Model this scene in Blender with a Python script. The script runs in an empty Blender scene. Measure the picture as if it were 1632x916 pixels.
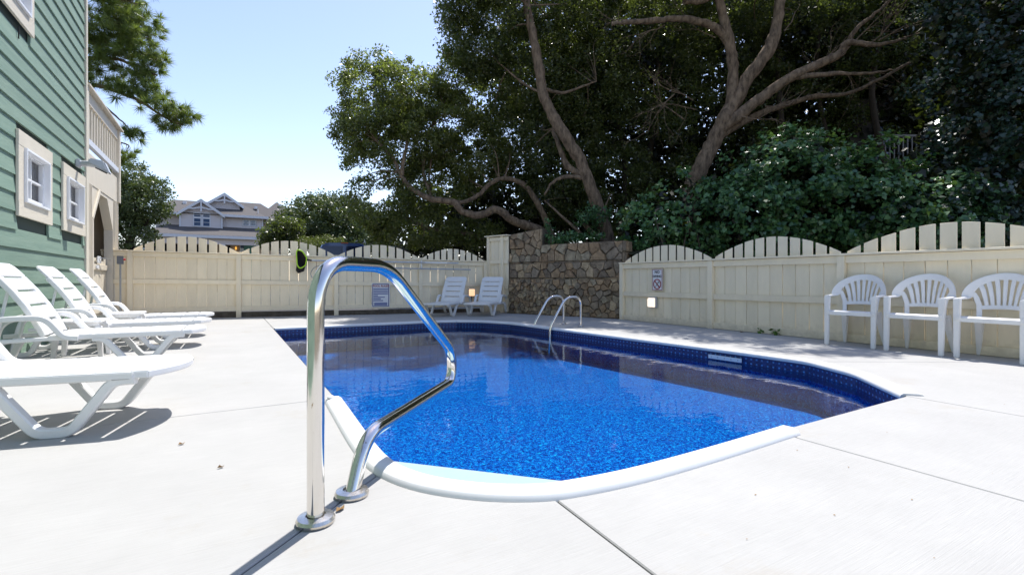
import bpy, bmesh, math, random
import numpy as np
from mathutils import Vector, Matrix

# ------------------------------------------------------------------ camera, sky, sun, exposure
scene = bpy.context.scene
COL = scene.collection
FPX, CX, HY, CAM_H = 775.0, 816.0, 447.0, 0.80          # focal length and horizon of the 1632 px wide photograph
YAW = math.atan((CX - 365.0) / FPX)
FW = (math.sin(YAW), math.cos(YAW)); RT = (math.cos(YAW), -math.sin(YAW))
cam_data = bpy.data.cameras.new('camera')
cam = bpy.data.objects.new('camera', cam_data); COL.objects.link(cam)
cam.location = (0, 0, CAM_H); cam.rotation_euler = (math.pi / 2, 0, -YAW)
cam_data.sensor_width = 36.0; cam_data.lens = 36.0 * FPX / 1632.0
cam_data.shift_y = -11.0 / 1632.0
cam_data.clip_start = 0.05; cam_data.clip_end = 2000
scene.camera = cam

SUN_EL, SUN_AZ = math.radians(64), math.radians(47)      # azimuth from +Y towards +X
world = bpy.data.worlds.new('World'); scene.world = world; world.use_nodes = True
wn = world.node_tree; bgn = wn.nodes['Background']
sky = wn.nodes.new('ShaderNodeTexSky'); sky.sky_type = 'NISHITA'; sky.sun_disc = False
sky.sun_elevation = SUN_EL; sky.sun_rotation = SUN_AZ
sky.altitude = 0; sky.air_density = 1.0; sky.dust_density = 0.4; sky.ozone_density = 1.6
tint = wn.nodes.new('ShaderNodeMix'); tint.data_type = 'RGBA'; tint.blend_type = 'MULTIPLY'; tint.inputs[0].default_value = 1
tint.inputs[7].default_value = (1.12, .98, .97, 1)          # white balance of the whole sky
wn.links.new(sky.outputs[0], tint.inputs[6]); wn.links.new(tint.outputs[2], bgn.inputs[0]); bgn.inputs[1].default_value = 0.105
sun_data = bpy.data.lights.new('sun', 'SUN'); sun_data.energy = 2.7; sun_data.angle = math.radians(0.53)
sun_data.color = (1.0, 0.965, 0.915)
sun = bpy.data.objects.new('sun', sun_data); COL.objects.link(sun)
SV = Vector((math.sin(SUN_AZ) * math.cos(SUN_EL), math.cos(SUN_AZ) * math.cos(SUN_EL), math.sin(SUN_EL)))
sun.rotation_euler = SV.to_track_quat('Z', 'Y').to_euler(); sun.location = SV * 60
scene.view_settings.view_transform = 'Standard'; scene.view_settings.look = 'None'
scene.view_settings.exposure = 1.30; scene.view_settings.gamma = 1.0
scene.view_settings.use_curve_mapping = False
cy = scene.cycles
cy.max_bounces = 7; cy.diffuse_bounces = 4; cy.glossy_bounces = 4; cy.transmission_bounces = 4
cy.transparent_max_bounces = 12; cy.caustics_reflective = False; cy.caustics_refractive = False
cy.sample_clamp_indirect = 6.0

rnd = random.Random(7)

def P(u, v, t):
    """Point of the place seen at photograph pixel (u, v) at depth t metres."""
    a = (u - CX) / FPX
    return Vector((t * (FW[0] + RT[0] * a), t * (FW[1] + RT[1] * a), CAM_H + t * (HY - v) / FPX))

# ------------------------------------------------------------------ materials
def mk(name, col, rough=0.6, metal=0.0, spec=0.5, var=0.0, vscale=3.0, bump=0.0, bscale=60.0,
       obj_var=0.0, isl_var=0.0, col2=None, stretch=None, emit=None, coat=0.0, cth=(.38, .66), dirt=False):
    m = bpy.data.materials.new(name); m.use_nodes = True
    nt = m.node_tree; N = nt.nodes; L = nt.links
    b = N['Principled BSDF']
    b.inputs['Base Color'].default_value = (*col, 1); b.inputs['Roughness'].default_value = rough
    b.inputs['Metallic'].default_value = metal; b.inputs['Specular IOR Level'].default_value = spec
    if coat: b.inputs['Coat Weight'].default_value = coat
    if emit: b.inputs['Emission Color'].default_value = (*emit[0], 1); b.inputs['Emission Strength'].default_value = emit[1]
    tc = N.new('ShaderNodeTexCoord'); src = tc.outputs['Object']
    if stretch:
        mp = N.new('ShaderNodeMapping'); mp.inputs['Scale'].default_value = stretch
        L.new(src, mp.inputs['Vector']); src = mp.outputs[0]
    cur = None
    def mul_by(fac_socket, lo, hi):
        nonlocal cur
        r = N.new('ShaderNodeMapRange'); r.inputs['To Min'].default_value = lo; r.inputs['To Max'].default_value = hi
        L.new(fac_socket, r.inputs['Value'])
        hs = N.new('ShaderNodeMix'); hs.data_type = 'RGBA'; hs.blend_type = 'MULTIPLY'; hs.inputs[0].default_value = 1
        if cur is None: hs.inputs[6].default_value = (*col, 1)
        else: L.new(cur, hs.inputs[6])
        L.new(r.outputs[0], hs.inputs[7]); cur = hs.outputs[2]
    if col2 is not None:
        n = N.new('ShaderNodeTexNoise'); n.inputs['Scale'].default_value = vscale; n.inputs['Detail'].default_value = 5
        n.inputs['Roughness'].default_value = 0.65
        L.new(src, n.inputs['Vector'])
        rp = N.new('ShaderNodeMapRange'); rp.inputs['From Min'].default_value = cth[0]; rp.inputs['From Max'].default_value = cth[1]
        L.new(n.outputs['Fac'], rp.inputs['Value'])
        mx = N.new('ShaderNodeMix'); mx.data_type = 'RGBA'; L.new(rp.outputs[0], mx.inputs[0])
        mx.inputs[6].default_value = (*col, 1); mx.inputs[7].default_value = (*col2, 1); cur = mx.outputs[2]
    if var:
        n = N.new('ShaderNodeTexNoise'); n.inputs['Scale'].default_value = vscale; n.inputs['Detail'].default_value = 6
        n.inputs['Roughness'].default_value = 0.7
        L.new(src, n.inputs['Vector']); mul_by(n.outputs['Fac'], 1 - 2 * var, 1 + 2 * var)
    if dirt:      # splash dirt along the foot of the boards, ragged by noise
        sp = N.new('ShaderNodeSeparateXYZ'); L.new(tc.outputs['Object'], sp.inputs[0])
        n = N.new('ShaderNodeTexNoise'); n.inputs['Scale'].default_value = 14; n.inputs['Detail'].default_value = 6; L.new(tc.outputs['Object'], n.inputs['Vector'])
        ma = N.new('ShaderNodeMath'); ma.operation = 'MULTIPLY_ADD'; L.new(n.outputs['Fac'], ma.inputs[0]); ma.inputs[1].default_value = -.34; L.new(sp.outputs[2], ma.inputs[2])
        rd = N.new('ShaderNodeMapRange'); rd.inputs['From Min'].default_value = -.16; rd.inputs['From Max'].default_value = .0; rd.inputs['To Min'].default_value = .32; rd.inputs['To Max'].default_value = 0
        L.new(ma.outputs[0], rd.inputs['Value']); mx = N.new('ShaderNodeMix'); mx.data_type = 'RGBA'; L.new(rd.outputs[0], mx.inputs[0])
        if cur is None: mx.inputs[6].default_value = (*col, 1)
        else: L.new(cur, mx.inputs[6])
        mx.inputs[7].default_value = (.30, .23, .15, 1); cur = mx.outputs[2]
    if obj_var:
        oi = N.new('ShaderNodeObjectInfo'); mul_by(oi.outputs['Random'], 1 - obj_var, 1 + obj_var)
    if isl_var:
        g = N.new('ShaderNodeNewGeometry'); mul_by(g.outputs['Random Per Island'], 1 - isl_var, 1 + isl_var)
    if cur is not None: L.new(cur, b.inputs['Base Color'])
    if bump:
        n = N.new('ShaderNodeTexNoise'); n.inputs['Scale'].default_value = bscale; n.inputs['Detail'].default_value = 4
        L.new(src, n.inputs['Vector'])
        bp = N.new('ShaderNodeBump'); bp.inputs['Strength'].default_value = bump; bp.inputs['Distance'].default_value = 0.01
        L.new(n.outputs['Fac'], bp.inputs['Height']); L.new(bp.outputs[0], b.inputs['Normal'])
    return m

def leaf_mat(name, c1, c2, rough=0.42, spec=0.45, trans=0.22, tcol=(.16, .22, .03)):
    m = bpy.data.materials.new(name); m.use_nodes = True
    nt = m.node_tree; N = nt.nodes; L = nt.links; b = N['Principled BSDF']
    g = N.new('ShaderNodeNewGeometry')
    cr = N.new('ShaderNodeValToRGB'); e = cr.color_ramp.elements
    e[0].position = 0; e[0].color = (*c1, 1); e[1].position = 1; e[1].color = (*c2, 1)
    L.new(g.outputs['Random Per Island'], cr.inputs[0])
    L.new(cr.outputs[0], b.inputs['Base Color']); b.inputs['Roughness'].default_value = rough
    b.inputs['Specular IOR Level'].default_value = spec
    t = N.new('ShaderNodeBsdfTranslucent'); t.inputs[0].default_value = (*tcol, 1)
    mx = N.new('ShaderNodeMixShader'); mx.inputs[0].default_value = trans
    L.new(b.outputs[0], mx.inputs[1]); L.new(t.outputs[0], mx.inputs[2])
    L.new(mx.outputs[0], N['Material Output'].inputs['Surface'])
    return m

def deck_mat():
    m = mk('broomed_concrete', (.425, .42, .405), rough=.85, spec=.25)
    nt = m.node_tree; N = nt.nodes; L = nt.links; b = N['Principled BSDF']
    tc = N.new('ShaderNodeTexCoord')
    n1 = N.new('ShaderNodeTexNoise'); n1.inputs['Scale'].default_value = 1.3; n1.inputs['Detail'].default_value = 8; n1.inputs['Roughness'].default_value = .7
    L.new(tc.outputs['Object'], n1.inputs['Vector'])
    mp = N.new('ShaderNodeMapping'); mp.inputs['Rotation'].default_value = (0, 0, math.radians(28)); mp.inputs['Scale'].default_value = (6, 260, 6)
    L.new(tc.outputs['Object'], mp.inputs['Vector'])
    n2 = N.new('ShaderNodeTexNoise'); n2.inputs['Scale'].default_value = 1; n2.inputs['Detail'].default_value = 3
    L.new(mp.outputs[0], n2.inputs['Vector'])
    # faint brown stains of their own shape
    n3 = N.new('ShaderNodeTexNoise'); n3.inputs['Scale'].default_value = .9; n3.inputs['Detail'].default_value = 10; n3.inputs['Roughness'].default_value = .75
    L.new(tc.outputs['Object'], n3.inputs['Vector'])
    r3 = N.new('ShaderNodeMapRange'); r3.inputs['From Min'].default_value = .56; r3.inputs['From Max'].default_value = .74; r3.inputs['To Max'].default_value = .75
    L.new(n3.outputs['Fac'], r3.inputs['Value'])
    r1 = N.new('ShaderNodeMapRange'); r1.inputs['To Min'].default_value = .82; r1.inputs['To Max'].default_value = 1.12
    L.new(n1.outputs['Fac'], r1.inputs['Value'])
    mx = N.new('ShaderNodeMix'); mx.data_type = 'RGBA'; mx.inputs[6].default_value = (.425, .42, .405, 1); mx.inputs[7].default_value = (.38, .34, .28, 1)
    L.new(r3.outputs[0], mx.inputs[0])
    m2 = N.new('ShaderNodeMix'); m2.data_type = 'RGBA'; m2.blend_type = 'MULTIPLY'; m2.inputs[0].default_value = 1
    L.new(mx.outputs[2], m2.inputs[6]); L.new(r1.outputs[0], m2.inputs[7])
    rb = N.new('ShaderNodeMapRange'); rb.inputs['To Min'].default_value = .88; rb.inputs['To Max'].default_value = 1.10
    L.new(n2.outputs['Fac'], rb.inputs['Value'])
    m3 = N.new('ShaderNodeMix'); m3.data_type = 'RGBA'; m3.blend_type = 'MULTIPLY'; m3.inputs[0].default_value = 1
    L.new(m2.outputs[2], m3.inputs[6]); L.new(rb.outputs[0], m3.inputs[7])
    L.new(m3.outputs[2], b.inputs['Base Color'])
    bp = N.new('ShaderNodeBump'); bp.inputs['Strength'].default_value = .7; bp.inputs['Distance'].default_value = .002
    L.new(n2.outputs['Fac'], bp.inputs['Height']); L.new(bp.outputs[0], b.inputs['Normal'])
    return m

def liner_mat():
    m = mk('speckled_blue_liner', (.01, .12, .6), rough=.7, spec=.03)
    nt = m.node_tree; N = nt.nodes; L = nt.links; b = N['Principled BSDF']
    tc = N.new('ShaderNodeTexCoord')
    n = N.new('ShaderNodeTexNoise'); n.inputs['Scale'].default_value = 52; n.inputs['Detail'].default_value = 3; n.inputs['Roughness'].default_value = .75
    n.inputs['Distortion'].default_value = 1.2
    L.new(tc.outputs['Object'], n.inputs['Vector'])
    cr = N.new('ShaderNodeValToRGB'); cr.color_ramp.interpolation = 'LINEAR'
    e = cr.color_ramp.elements; e[0].position = .40; e[0].color = (.0, .014, .155, 1); e[1].position = .635; e[1].color = (.007, .38, .70, 1)
    x = e.new(.50); x.color = (.0003, .066, .37, 1)
    x = e.new(.565); x.color = (.001, .155, .55, 1)
    L.new(n.outputs['Fac'], cr.inputs[0]); L.new(cr.outputs[0], b.inputs['Base Color'])
    return m

def band_mat():
    """printed waterline band: two rows of small light squares on navy (UV u along the wall in metres, v up)"""
    m = mk('printed_tile_band', (.004, .02, .11), rough=.35)
    nt = m.node_tree; N = nt.nodes; L = nt.links; b = N['Principled BSDF']
    uv = N.new('ShaderNodeUVMap'); sp = N.new('ShaderNodeSeparateXYZ'); L.new(uv.outputs[0], sp.inputs[0])
    def mth(op, a, v=None):
        x = N.new('ShaderNodeMath'); x.operation = op
        if hasattr(a, 'is_output'): L.new(a, x.inputs[0])
        else: x.inputs[0].default_value = a
        if v is not None:
            if hasattr(v, 'is_output'): L.new(v, x.inputs[1])
            else: x.inputs[1].default_value = v
        return x.outputs[0]
    fu = mth('FRACT', mth('MULTIPLY', sp.outputs[0], 1 / .062)); fv = mth('FRACT', mth('MULTIPLY', sp.outputs[1], 1 / .05))
    sq = mth('MULTIPLY', mth('LESS_THAN', mth('ABSOLUTE', mth('SUBTRACT', fu, .5)), .15), mth('LESS_THAN', mth('ABSOLUTE', mth('SUBTRACT', fv, .5)), .17))
    row = mth('MULTIPLY', mth('GREATER_THAN', sp.outputs[1], .035), mth('LESS_THAN', sp.outputs[1], .135))
    n = N.new('ShaderNodeTexNoise'); n.inputs['Scale'].default_value = 45; n.inputs['Detail'].default_value = 2
    tc = N.new('ShaderNodeTexCoord'); L.new(tc.outputs['Object'], n.inputs['Vector'])
    fac = mth('MULTIPLY', mth('MULTIPLY', sq, row), mth('MULTIPLY', n.outputs['Fac'], 1.5))
    cr = N.new('ShaderNodeValToRGB'); e = cr.color_ramp.elements
    e[0].position = .40; e[0].color = (.003, .014, .085, 1); e[1].position = .68; e[1].color = (.006, .04, .20, 1)
    L.new(n.outputs['Fac'], cr.inputs[0])
    mx = N.new('ShaderNodeMix'); mx.data_type = 'RGBA'; L.new(fac, mx.inputs[0]); L.new(cr.outputs[0], mx.inputs[6]); mx.inputs[7].default_value = (.06, .27, .62, 1)
    L.new(mx.outputs[2], b.inputs['Base Color'])
    return m

def water_mat():
    m = bpy.data.materials.new('pool_water'); m.use_nodes = True
    nt = m.node_tree; N = nt.nodes; L = nt.links; N.remove(N['Principled BSDF'])
    tc = N.new('ShaderNodeTexCoord')
    mp = N.new('ShaderNodeMapping'); mp.inputs['Rotation'].default_value = (0, 0, .6); mp.inputs['Scale'].default_value = (1, 1.7, 1)
    L.new(tc.outputs['Object'], mp.inputs['Vector'])
    n = N.new('ShaderNodeTexNoise'); n.inputs['Scale'].default_value = 3.2; n.inputs['Detail'].default_value = 3; n.inputs['Roughness'].default_value = .5
    L.new(mp.outputs[0], n.inputs['Vector'])
    bp = N.new('ShaderNodeBump'); bp.inputs['Strength'].default_value = .10; bp.inputs['Distance'].default_value = .035
    L.new(n.outputs['Fac'], bp.inputs['Height'])
    fr = N.new('ShaderNodeFresnel'); fr.inputs['IOR'].default_value = 1.33; L.new(bp.outputs[0], fr.inputs['Normal'])
    tr = N.new('ShaderNodeBsdfTransparent'); tr.inputs[0].default_value = (.85, .97, 1, 1)
    gl = N.new('ShaderNodeBsdfGlossy'); gl.inputs['Roughness'].default_value = .0; L.new(bp.outputs[0], gl.inputs['Normal'])
    mx = N.new('ShaderNodeMixShader'); L.new(fr.outputs[0], mx.inputs[0]); L.new(tr.outputs[0], mx.inputs[1]); L.new(gl.outputs[0], mx.inputs[2])
    L.new(mx.outputs[0], N['Material Output'].inputs['Surface'])
    return m

def glass_mat(name, tint=(.6, .65, .75)):
    m = bpy.data.materials.new(name); m.use_nodes = True
    nt = m.node_tree; N = nt.nodes; L = nt.links; N.remove(N['Principled BSDF'])
    fr = N.new('ShaderNodeFresnel'); fr.inputs['IOR'].default_value = 1.9
    tr = N.new('ShaderNodeBsdfTransparent'); tr.inputs[0].default_value = (*tint, 1)
    gl = N.new('ShaderNodeBsdfGlossy'); gl.inputs['Roughness'].default_value = .01
    mx = N.new('ShaderNodeMixShader'); L.new(fr.outputs[0], mx.inputs[0]); L.new(tr.outputs[0], mx.inputs[1]); L.new(gl.outputs[0], mx.inputs[2])
    L.new(mx.outputs[0], N['Material Output'].inputs['Surface'])
    return m

def stone_mat():
    m = mk('fieldstone', (.2, .15, .1), rough=.9, spec=.2, bump=.7, bscale=38)
    nt = m.node_tree; N = nt.nodes; L = nt.links; b = N['Principled BSDF']
    oi = N.new('ShaderNodeObjectInfo'); cr = N.new('ShaderNodeValToRGB'); cr.color_ramp.interpolation = 'CONSTANT'
    pal = [(.27, .20, .13), (.215, .165, .115), (.33, .24, .15), (.25, .195, .135), (.31, .255, .175), (.185, .145, .105), (.38, .29, .185), (.26, .18, .11), (.23, .185, .135), (.31, .215, .13)]
    e = cr.color_ramp.elements; e[0].color = (*pal[0], 1); e[1].position = .1; e[1].color = (*pal[1], 1)
    for i, c in enumerate(pal[2:], 2):
        x = e.new(i / 10); x.color = (*c, 1)
    L.new(oi.outputs['Random'], cr.inputs[0])
    tc = N.new('ShaderNodeTexCoord'); n = N.new('ShaderNodeTexNoise'); n.inputs['Scale'].default_value = 9; n.inputs['Detail'].default_value = 7; n.inputs['Roughness'].default_value = .75
    L.new(tc.outputs['Object'], n.inputs['Vector'])
    r = N.new('ShaderNodeMapRange'); r.inputs['From Min'].default_value = .3; r.inputs['From Max'].default_value = .7; r.inputs['To Min'].default_value = .45; r.inputs['To Max'].default_value = 1.7
    L.new(n.outputs['Fac'], r.inputs['Value'])
    mx = N.new('ShaderNodeMix'); mx.data_type = 'RGBA'; mx.blend_type = 'MULTIPLY'; mx.inputs[0].default_value = 1
    L.new(cr.outputs[0], mx.inputs[6]); L.new(r.outputs[0], mx.inputs[7]); L.new(mx.outputs[2], b.inputs['Base Color'])
    return m

M = dict(
    deck=deck_mat(), liner=liner_mat(), band=band_mat(), water=water_mat(), stone=stone_mat(),
    coping=mk('white_vinyl_coping', (.78, .78, .77), rough=.4, var=.03, vscale=5),
    step=mk('white_step_shell', (.58, .61, .61), rough=.7, spec=.05, var=.03, vscale=8),
    ground=mk('sandy_ground', (.16, .13, .09), rough=.95, col2=(.07, .065, .035), vscale=1.4, bump=.6, bscale=20),
    hill=mk('leaf_litter', (.05, .04, .022), rough=.95, col2=(.025, .03, .012), vscale=4, bump=.8, bscale=25),
    asphalt=mk('asphalt', (.055, .055, .058), rough=.9, var=.12, vscale=30, bump=.3, bscale=150),
    cream=mk('cream_fence_paint', (.88, .775, .58), rough=.5, spec=.35, dirt=True, var=.075, vscale=5, bump=.25, bscale=26, obj_var=.05, stretch=(1, 1, .25)),
    cream2=mk('cream_house_paint', (.66, .60, .49), rough=.6, spec=.3, var=.05, vscale=5, bump=.1, bscale=60),
    trim=mk('beige_trim_board', (.66, .61, .50), rough=.65, spec=.3, var=.05, vscale=6, bump=.35, bscale=14, stretch=(1, 1, 7)),
    green=mk('green_stained_siding', (.178, .268, .21), rough=.7, spec=.3, col2=(.215, .305, .238), vscale=2.6, bump=.3, bscale=16, stretch=(1, .35, 5), obj_var=.07),
    white=mk('white_window_vinyl', (.80, .81, .82), rough=.35, var=.02, vscale=6),
    plastic=mk('white_resin_plastic', (.80, .80, .79), rough=.38, spec=.45, var=.03, vscale=7, bump=.03, bscale=120),
    plastic_aged=mk('chalky_white_resin', (.86, .85, .84), rough=.45, spec=.4, var=.04, vscale=5),
    steel=mk('polished_steel', (.76, .73, .69), rough=.12, metal=1, col2=(.30, .20, .12), cth=(.655, .72), vscale=42, bump=.012, bscale=70, stretch=(1, 1, .45)),
    steel_worn=mk('pitted_steel', (.62, .57, .50), rough=.26, metal=1, col2=(.70, .67, .63), vscale=45, bump=.08, bscale=260),
    galv=mk('galvanised_metal', (.32, .34, .36), rough=.4, metal=.7, var=.08, vscale=12),
    alu=mk('blue_grey_aluminium_pole', (.36, .42, .52), rough=.3, metal=.6, var=.05, vscale=8),
    lime=mk('lime_green_plastic', (.42, .72, .03), rough=.4),
    netting=mk('black_netting', (.012, .012, .013), rough=.9, var=.2, vscale=60, bump=.5, bscale=300),
    dark_timber=mk('weathered_timber', (.07, .055, .042), rough=.95, col2=(.13, .11, .085), vscale=8, bump=.7, bscale=30),
    mortar=mk('mossy_mortar', (.085, .066, .042), rough=.98, col2=(.12, .10, .075), vscale=7, bump=.6, bscale=40),
    sign_white=mk('sign_white', (.75, .76, .80), rough=.4), sign_red=mk('sign_red', (.30, .015, .02), rough=.5),
    sign_blue=mk('sign_blue', (.035, .05, .20), rough=.5), sign_text=mk('faded_small_print', (.19, .22, .40), rough=.6, var=.12, vscale=160),
    sign_black=mk('sign_black', (.03, .03, .035), rough=.5),
    lamp_glass=mk('lit_lamp_lens', (.8, .72, .6), rough=.3, emit=((1, .84, .68), .42), var=.05, vscale=30),
    lamp_warm=mk('lit_amber_lens', (.75, .55, .35), rough=.3, emit=((1, .62, .34), .42), var=.1, vscale=40),
    lamp_body=mk('light_grey_fixture', (.45, .47, .50), rough=.4, var=.03, vscale=10),
    grey_box=mk('grey_junction_box', (.13, .14, .16), rough=.5, var=.05, vscale=10), red=mk('red_plastic', (.5, .02, .03), rough=.4),
    bark=mk('live_oak_bark', (.25, .18, .12), rough=.95, spec=.15, col2=(.08, .057, .04), vscale=13, bump=1.0, bscale=24, stretch=(1, 1, .35)),
    bark_dark=mk('dark_bark', (.06, .047, .035), rough=.95, spec=.15, var=.2, vscale=10, bump=.9, bscale=30),
    twig=mk('grey_dead_twig', (.17, .145, .12), rough=.95, spec=.1),
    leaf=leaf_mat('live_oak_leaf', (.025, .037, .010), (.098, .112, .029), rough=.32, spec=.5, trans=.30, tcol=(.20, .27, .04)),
    leaf_y=leaf_mat('oak_leaf_sunlit_tone', (.036, .050, .013), (.175, .182, .055), rough=.30, spec=.5, trans=.38, tcol=(.26, .34, .05)),  # sunlit look put into a paler, yellower leaf colour
    leaf_far=leaf_mat('far_tree_leaf', (.055, .090, .028), (.14, .175, .065), rough=.4, spec=.5, trans=.2),
    leaf_dark=leaf_mat('leaf_with_painted_shade', (.006, .008, .003), (.022, .026, .008), rough=.35, spec=.5, trans=.15),  # shade deep inside the foliage put into a near-black leaf colour
    leaf_ivy=leaf_mat('heart_shaped_vine_leaf', (.022, .072, .036), (.11, .225, .075), rough=.3, spec=.5, trans=.2, tcol=(.16, .28, .05)),
    leaf_glossy=leaf_mat('glossy_blue_green_leaf', (.007, .020, .013), (.022, .052, .030), rough=.3, spec=.6, trans=.12, tcol=(.10, .18, .05)),
    leaf_hedge=leaf_mat('yellow_green_hedge_leaf', (.09, .12, .02), (.22, .22, .05), rough=.5, trans=.3),
    needle=leaf_mat('pine_needle', (.05, .09, .02), (.19, .24, .055), rough=.4, spec=.5, trans=.3, tcol=(.3, .4, .06)),
    weed=leaf_mat('weed_leaf', (.05, .12, .02), (.10, .2, .03)), dry=mk('dry_leaf', (.22, .13, .05), rough=.8, obj_var=.3),
    roof=mk('grey_brown_shingles', (.105, .096, .092), rough=.95, var=.13, vscale=9, bump=.5, bscale=22, isl_var=.05),
    lap=mk('pale_lap_siding', (.62, .59, .60), rough=.7, var=.03, vscale=3), fasc=mk('pale_blue_white_trim', (.62, .65, .70), rough=.5),
    teal=mk('teal_door_paint', (.10, .27, .23), rough=.5), dark=mk('dark_interior', (.018, .018, .02), rough=.9),
    porchwall=mk('porch_wall_tan', (.46, .38, .29), rough=.8), roof_white=mk('white_vent', (.7, .72, .74), rough=.5),
    suv=mk('dark_blue_car_paint', (.012, .055, .24), rough=.22, spec=.6, coat=.6, var=.03, vscale=2),
    rubber=mk('black_rubber', (.02, .02, .02), rough=.8), chrome=mk('chrome', (.7, .7, .7), rough=.15, metal=1),
    tail=mk('red_tail_lens', (.35, .01, .012), rough=.2), tinted=mk('tinted_car_glass', (.006, .012, .05), rough=.06, spec=.7),
    win_glass=glass_mat('window_glass', (.62, .48, .70)), curtain=mk('curtain_reflection_mauve', (.22, .10, .25), rough=.8, var=.08, vscale=4, stretch=(1, 9, 1)),  # purple sky reflection painted into the glass tint and the curtain colour
    far_glass=mk('far_window_glass', (.05, .09, .18), rough=.05, spec=.9), amber=mk('lit_lantern', (.9, .5, .1), rough=.3, emit=((1, .5, .08), .45)),
    oldrail=mk('grey_weathered_rail', (.22, .21, .20), rough=.8),
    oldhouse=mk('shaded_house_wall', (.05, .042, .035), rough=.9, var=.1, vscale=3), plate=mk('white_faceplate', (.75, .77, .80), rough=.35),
    siding_back=mk('house_sheathing', (.05, .07, .06), rough=.9),
)

# ------------------------------------------------------------------ mesh helpers
class MB:
    def __init__(s): s.v = []; s.f = []
    def add(s, vs, fs):
        o = len(s.v); s.v += [tuple(v) for v in vs]; s.f += [tuple(i + o for i in f) for f in fs]; return s
    def hexa(s, p):   # 8 points: bottom 0-3 ccw, top 4-7
        return s.add(p, [(3, 2, 1, 0), (4, 5, 6, 7), (0, 1, 5, 4), (1, 2, 6, 5), (2, 3, 7, 6), (3, 0, 4, 7)])
    def box(s, x0, x1, y0, y1, z0, z1, m=None):
        p = [(x0, y0, z0), (x1, y0, z0), (x1, y1, z0), (x0, y1, z0), (x0, y0, z1), (x1, y0, z1), (x1, y1, z1), (x0, y1, z1)]
        if m is not None: p = [m @ Vector(q) for q in p]
        return s.hexa(p)
    def skew(s, x0, x1, y0, y1, za0, za1, zb0, zb1):
        return s.hexa([(x0, y0, za0), (x1, y0, zb0), (x1, y1, zb0), (x0, y1, za0), (x0, y0, za1), (x1, y0, zb1), (x1, y1, zb1), (x0, y1, za1)])
    def prism(s, bot, top):
        n = len(bot)
        return s.add(list(bot) + list(top), [tuple(range(n - 1, -1, -1)), tuple(range(n, 2 * n))] + [(i, (i + 1) % n, n + (i + 1) % n, n + i) for i in range(n)])
    def tube(s, path, r, seg=10, cap=True):
        path = [Vector(p) for p in path]; n = len(path)
        rs = r if isinstance(r, (list, tuple)) else [r] * n
        T = [((path[min(i + 1, n - 1)] - path[max(i - 1, 0)])).normalized() for i in range(n)]
        up = Vector((0, 0, 1)) if abs(T[0].z) < .9 else Vector((1, 0, 0))
        nrm = (up - T[0] * up.dot(T[0])).normalized(); vs = []
        for i in range(n):
            nrm = (nrm - T[i] * nrm.dot(T[i])).normalized(); b = T[i].cross(nrm)
            for k in range(seg):
                a = 2 * math.pi * k / seg
                vs.append(path[i] + (nrm * math.cos(a) + b * math.sin(a)) * rs[i])
        fs = [(i * seg + k, i * seg + (k + 1) % seg, (i + 1) * seg + (k + 1) % seg, (i + 1) * seg + k) for i in range(n - 1) for k in range(seg)]
        if cap: fs += [tuple(range(seg - 1, -1, -1)), tuple((n - 1) * seg + k for k in range(seg))]
        return s.add(vs, fs)
    def sweep(s, path, prof_w, prof_t, y0=0.0):
        """rectangular bar along an XZ path: prof_w across (y), prof_t in plane"""
        n = len(path); vs = []
        for i, (x, z) in enumerate(path):
            a = path[max(i - 1, 0)]; b = path[min(i + 1, n - 1)]
            t = Vector((b[0] - a[0], b[1] - a[1])).normalized(); nx, nz = -t.y, t.x
            h = prof_t / 2; w = prof_w / 2; c = .3
            for (q, yy) in ((-h, -w * (1 - c)), (-h, w * (1 - c)), (-h * (1 - c), w), (h * (1 - c), w), (h, w * (1 - c)), (h, -w * (1 - c)), (h * (1 - c), -w), (-h * (1 - c), -w)):
                vs.append((x + nx * q, y0 + yy, z + nz * q))
        k = 8
        fs = [(i * k + j, i * k + (j + 1) % k, (i + 1) * k + (j + 1) % k, (i + 1) * k + j) for i in range(n - 1) for j in range(k)]
        fs += [tuple(range(k - 1, -1, -1)), tuple((n - 1) * k + j for j in range(k))]
        return s.add(vs, fs)
    def lathe(s, prof, seg=20, c=(0, 0, 0)):
        vs = []; n = len(prof)
        for (r, z) in prof:
            for k in range(seg):
                a = 2 * math.pi * k / seg; vs.append((c[0] + r * math.cos(a), c[1] + r * math.sin(a), c[2] + z))
        fs = [(i * seg + k, i * seg + (k + 1) % seg, (i + 1) * seg + (k + 1) % seg, (i + 1) * seg + k) for i in range(n - 1) for k in range(seg)]
        fs += [tuple(range(seg - 1, -1, -1)), tuple((n - 1) * seg + k for k in range(seg))]
        return s.add(vs, fs)
    def mesh(s, name, mat, bevel=0, smooth=True, ang=35):
        me = bpy.data.meshes.new(name); me.from_pydata(s.v, [], s.f)
        bm = bmesh.new(); bm.from_mesh(me); bmesh.ops.recalc_face_normals(bm, faces=bm.faces)
        if bevel:
            ed = [e for e in bm.edges if len(e.link_faces) == 2 and e.calc_face_angle(0) > math.radians(30)]
            bmesh.ops.bevel(bm, geom=ed, offset=bevel, segments=1 if bevel < .004 else 2, affect='EDGES', clamp_overlap=True)
        bm.to_mesh(me); bm.free()
        if smooth:
            me.polygons.foreach_set('use_smooth', [True] * len(me.polygons)); me.set_sharp_from_angle(angle=math.radians(ang))
        me.materials.append(M[mat] if isinstance(mat, str) else mat); return me
    def build(s, name, mat, parent=None, bevel=0, smooth=True, ang=35):
        return link(name, s.mesh(name, mat, bevel, smooth, ang), parent)

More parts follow.
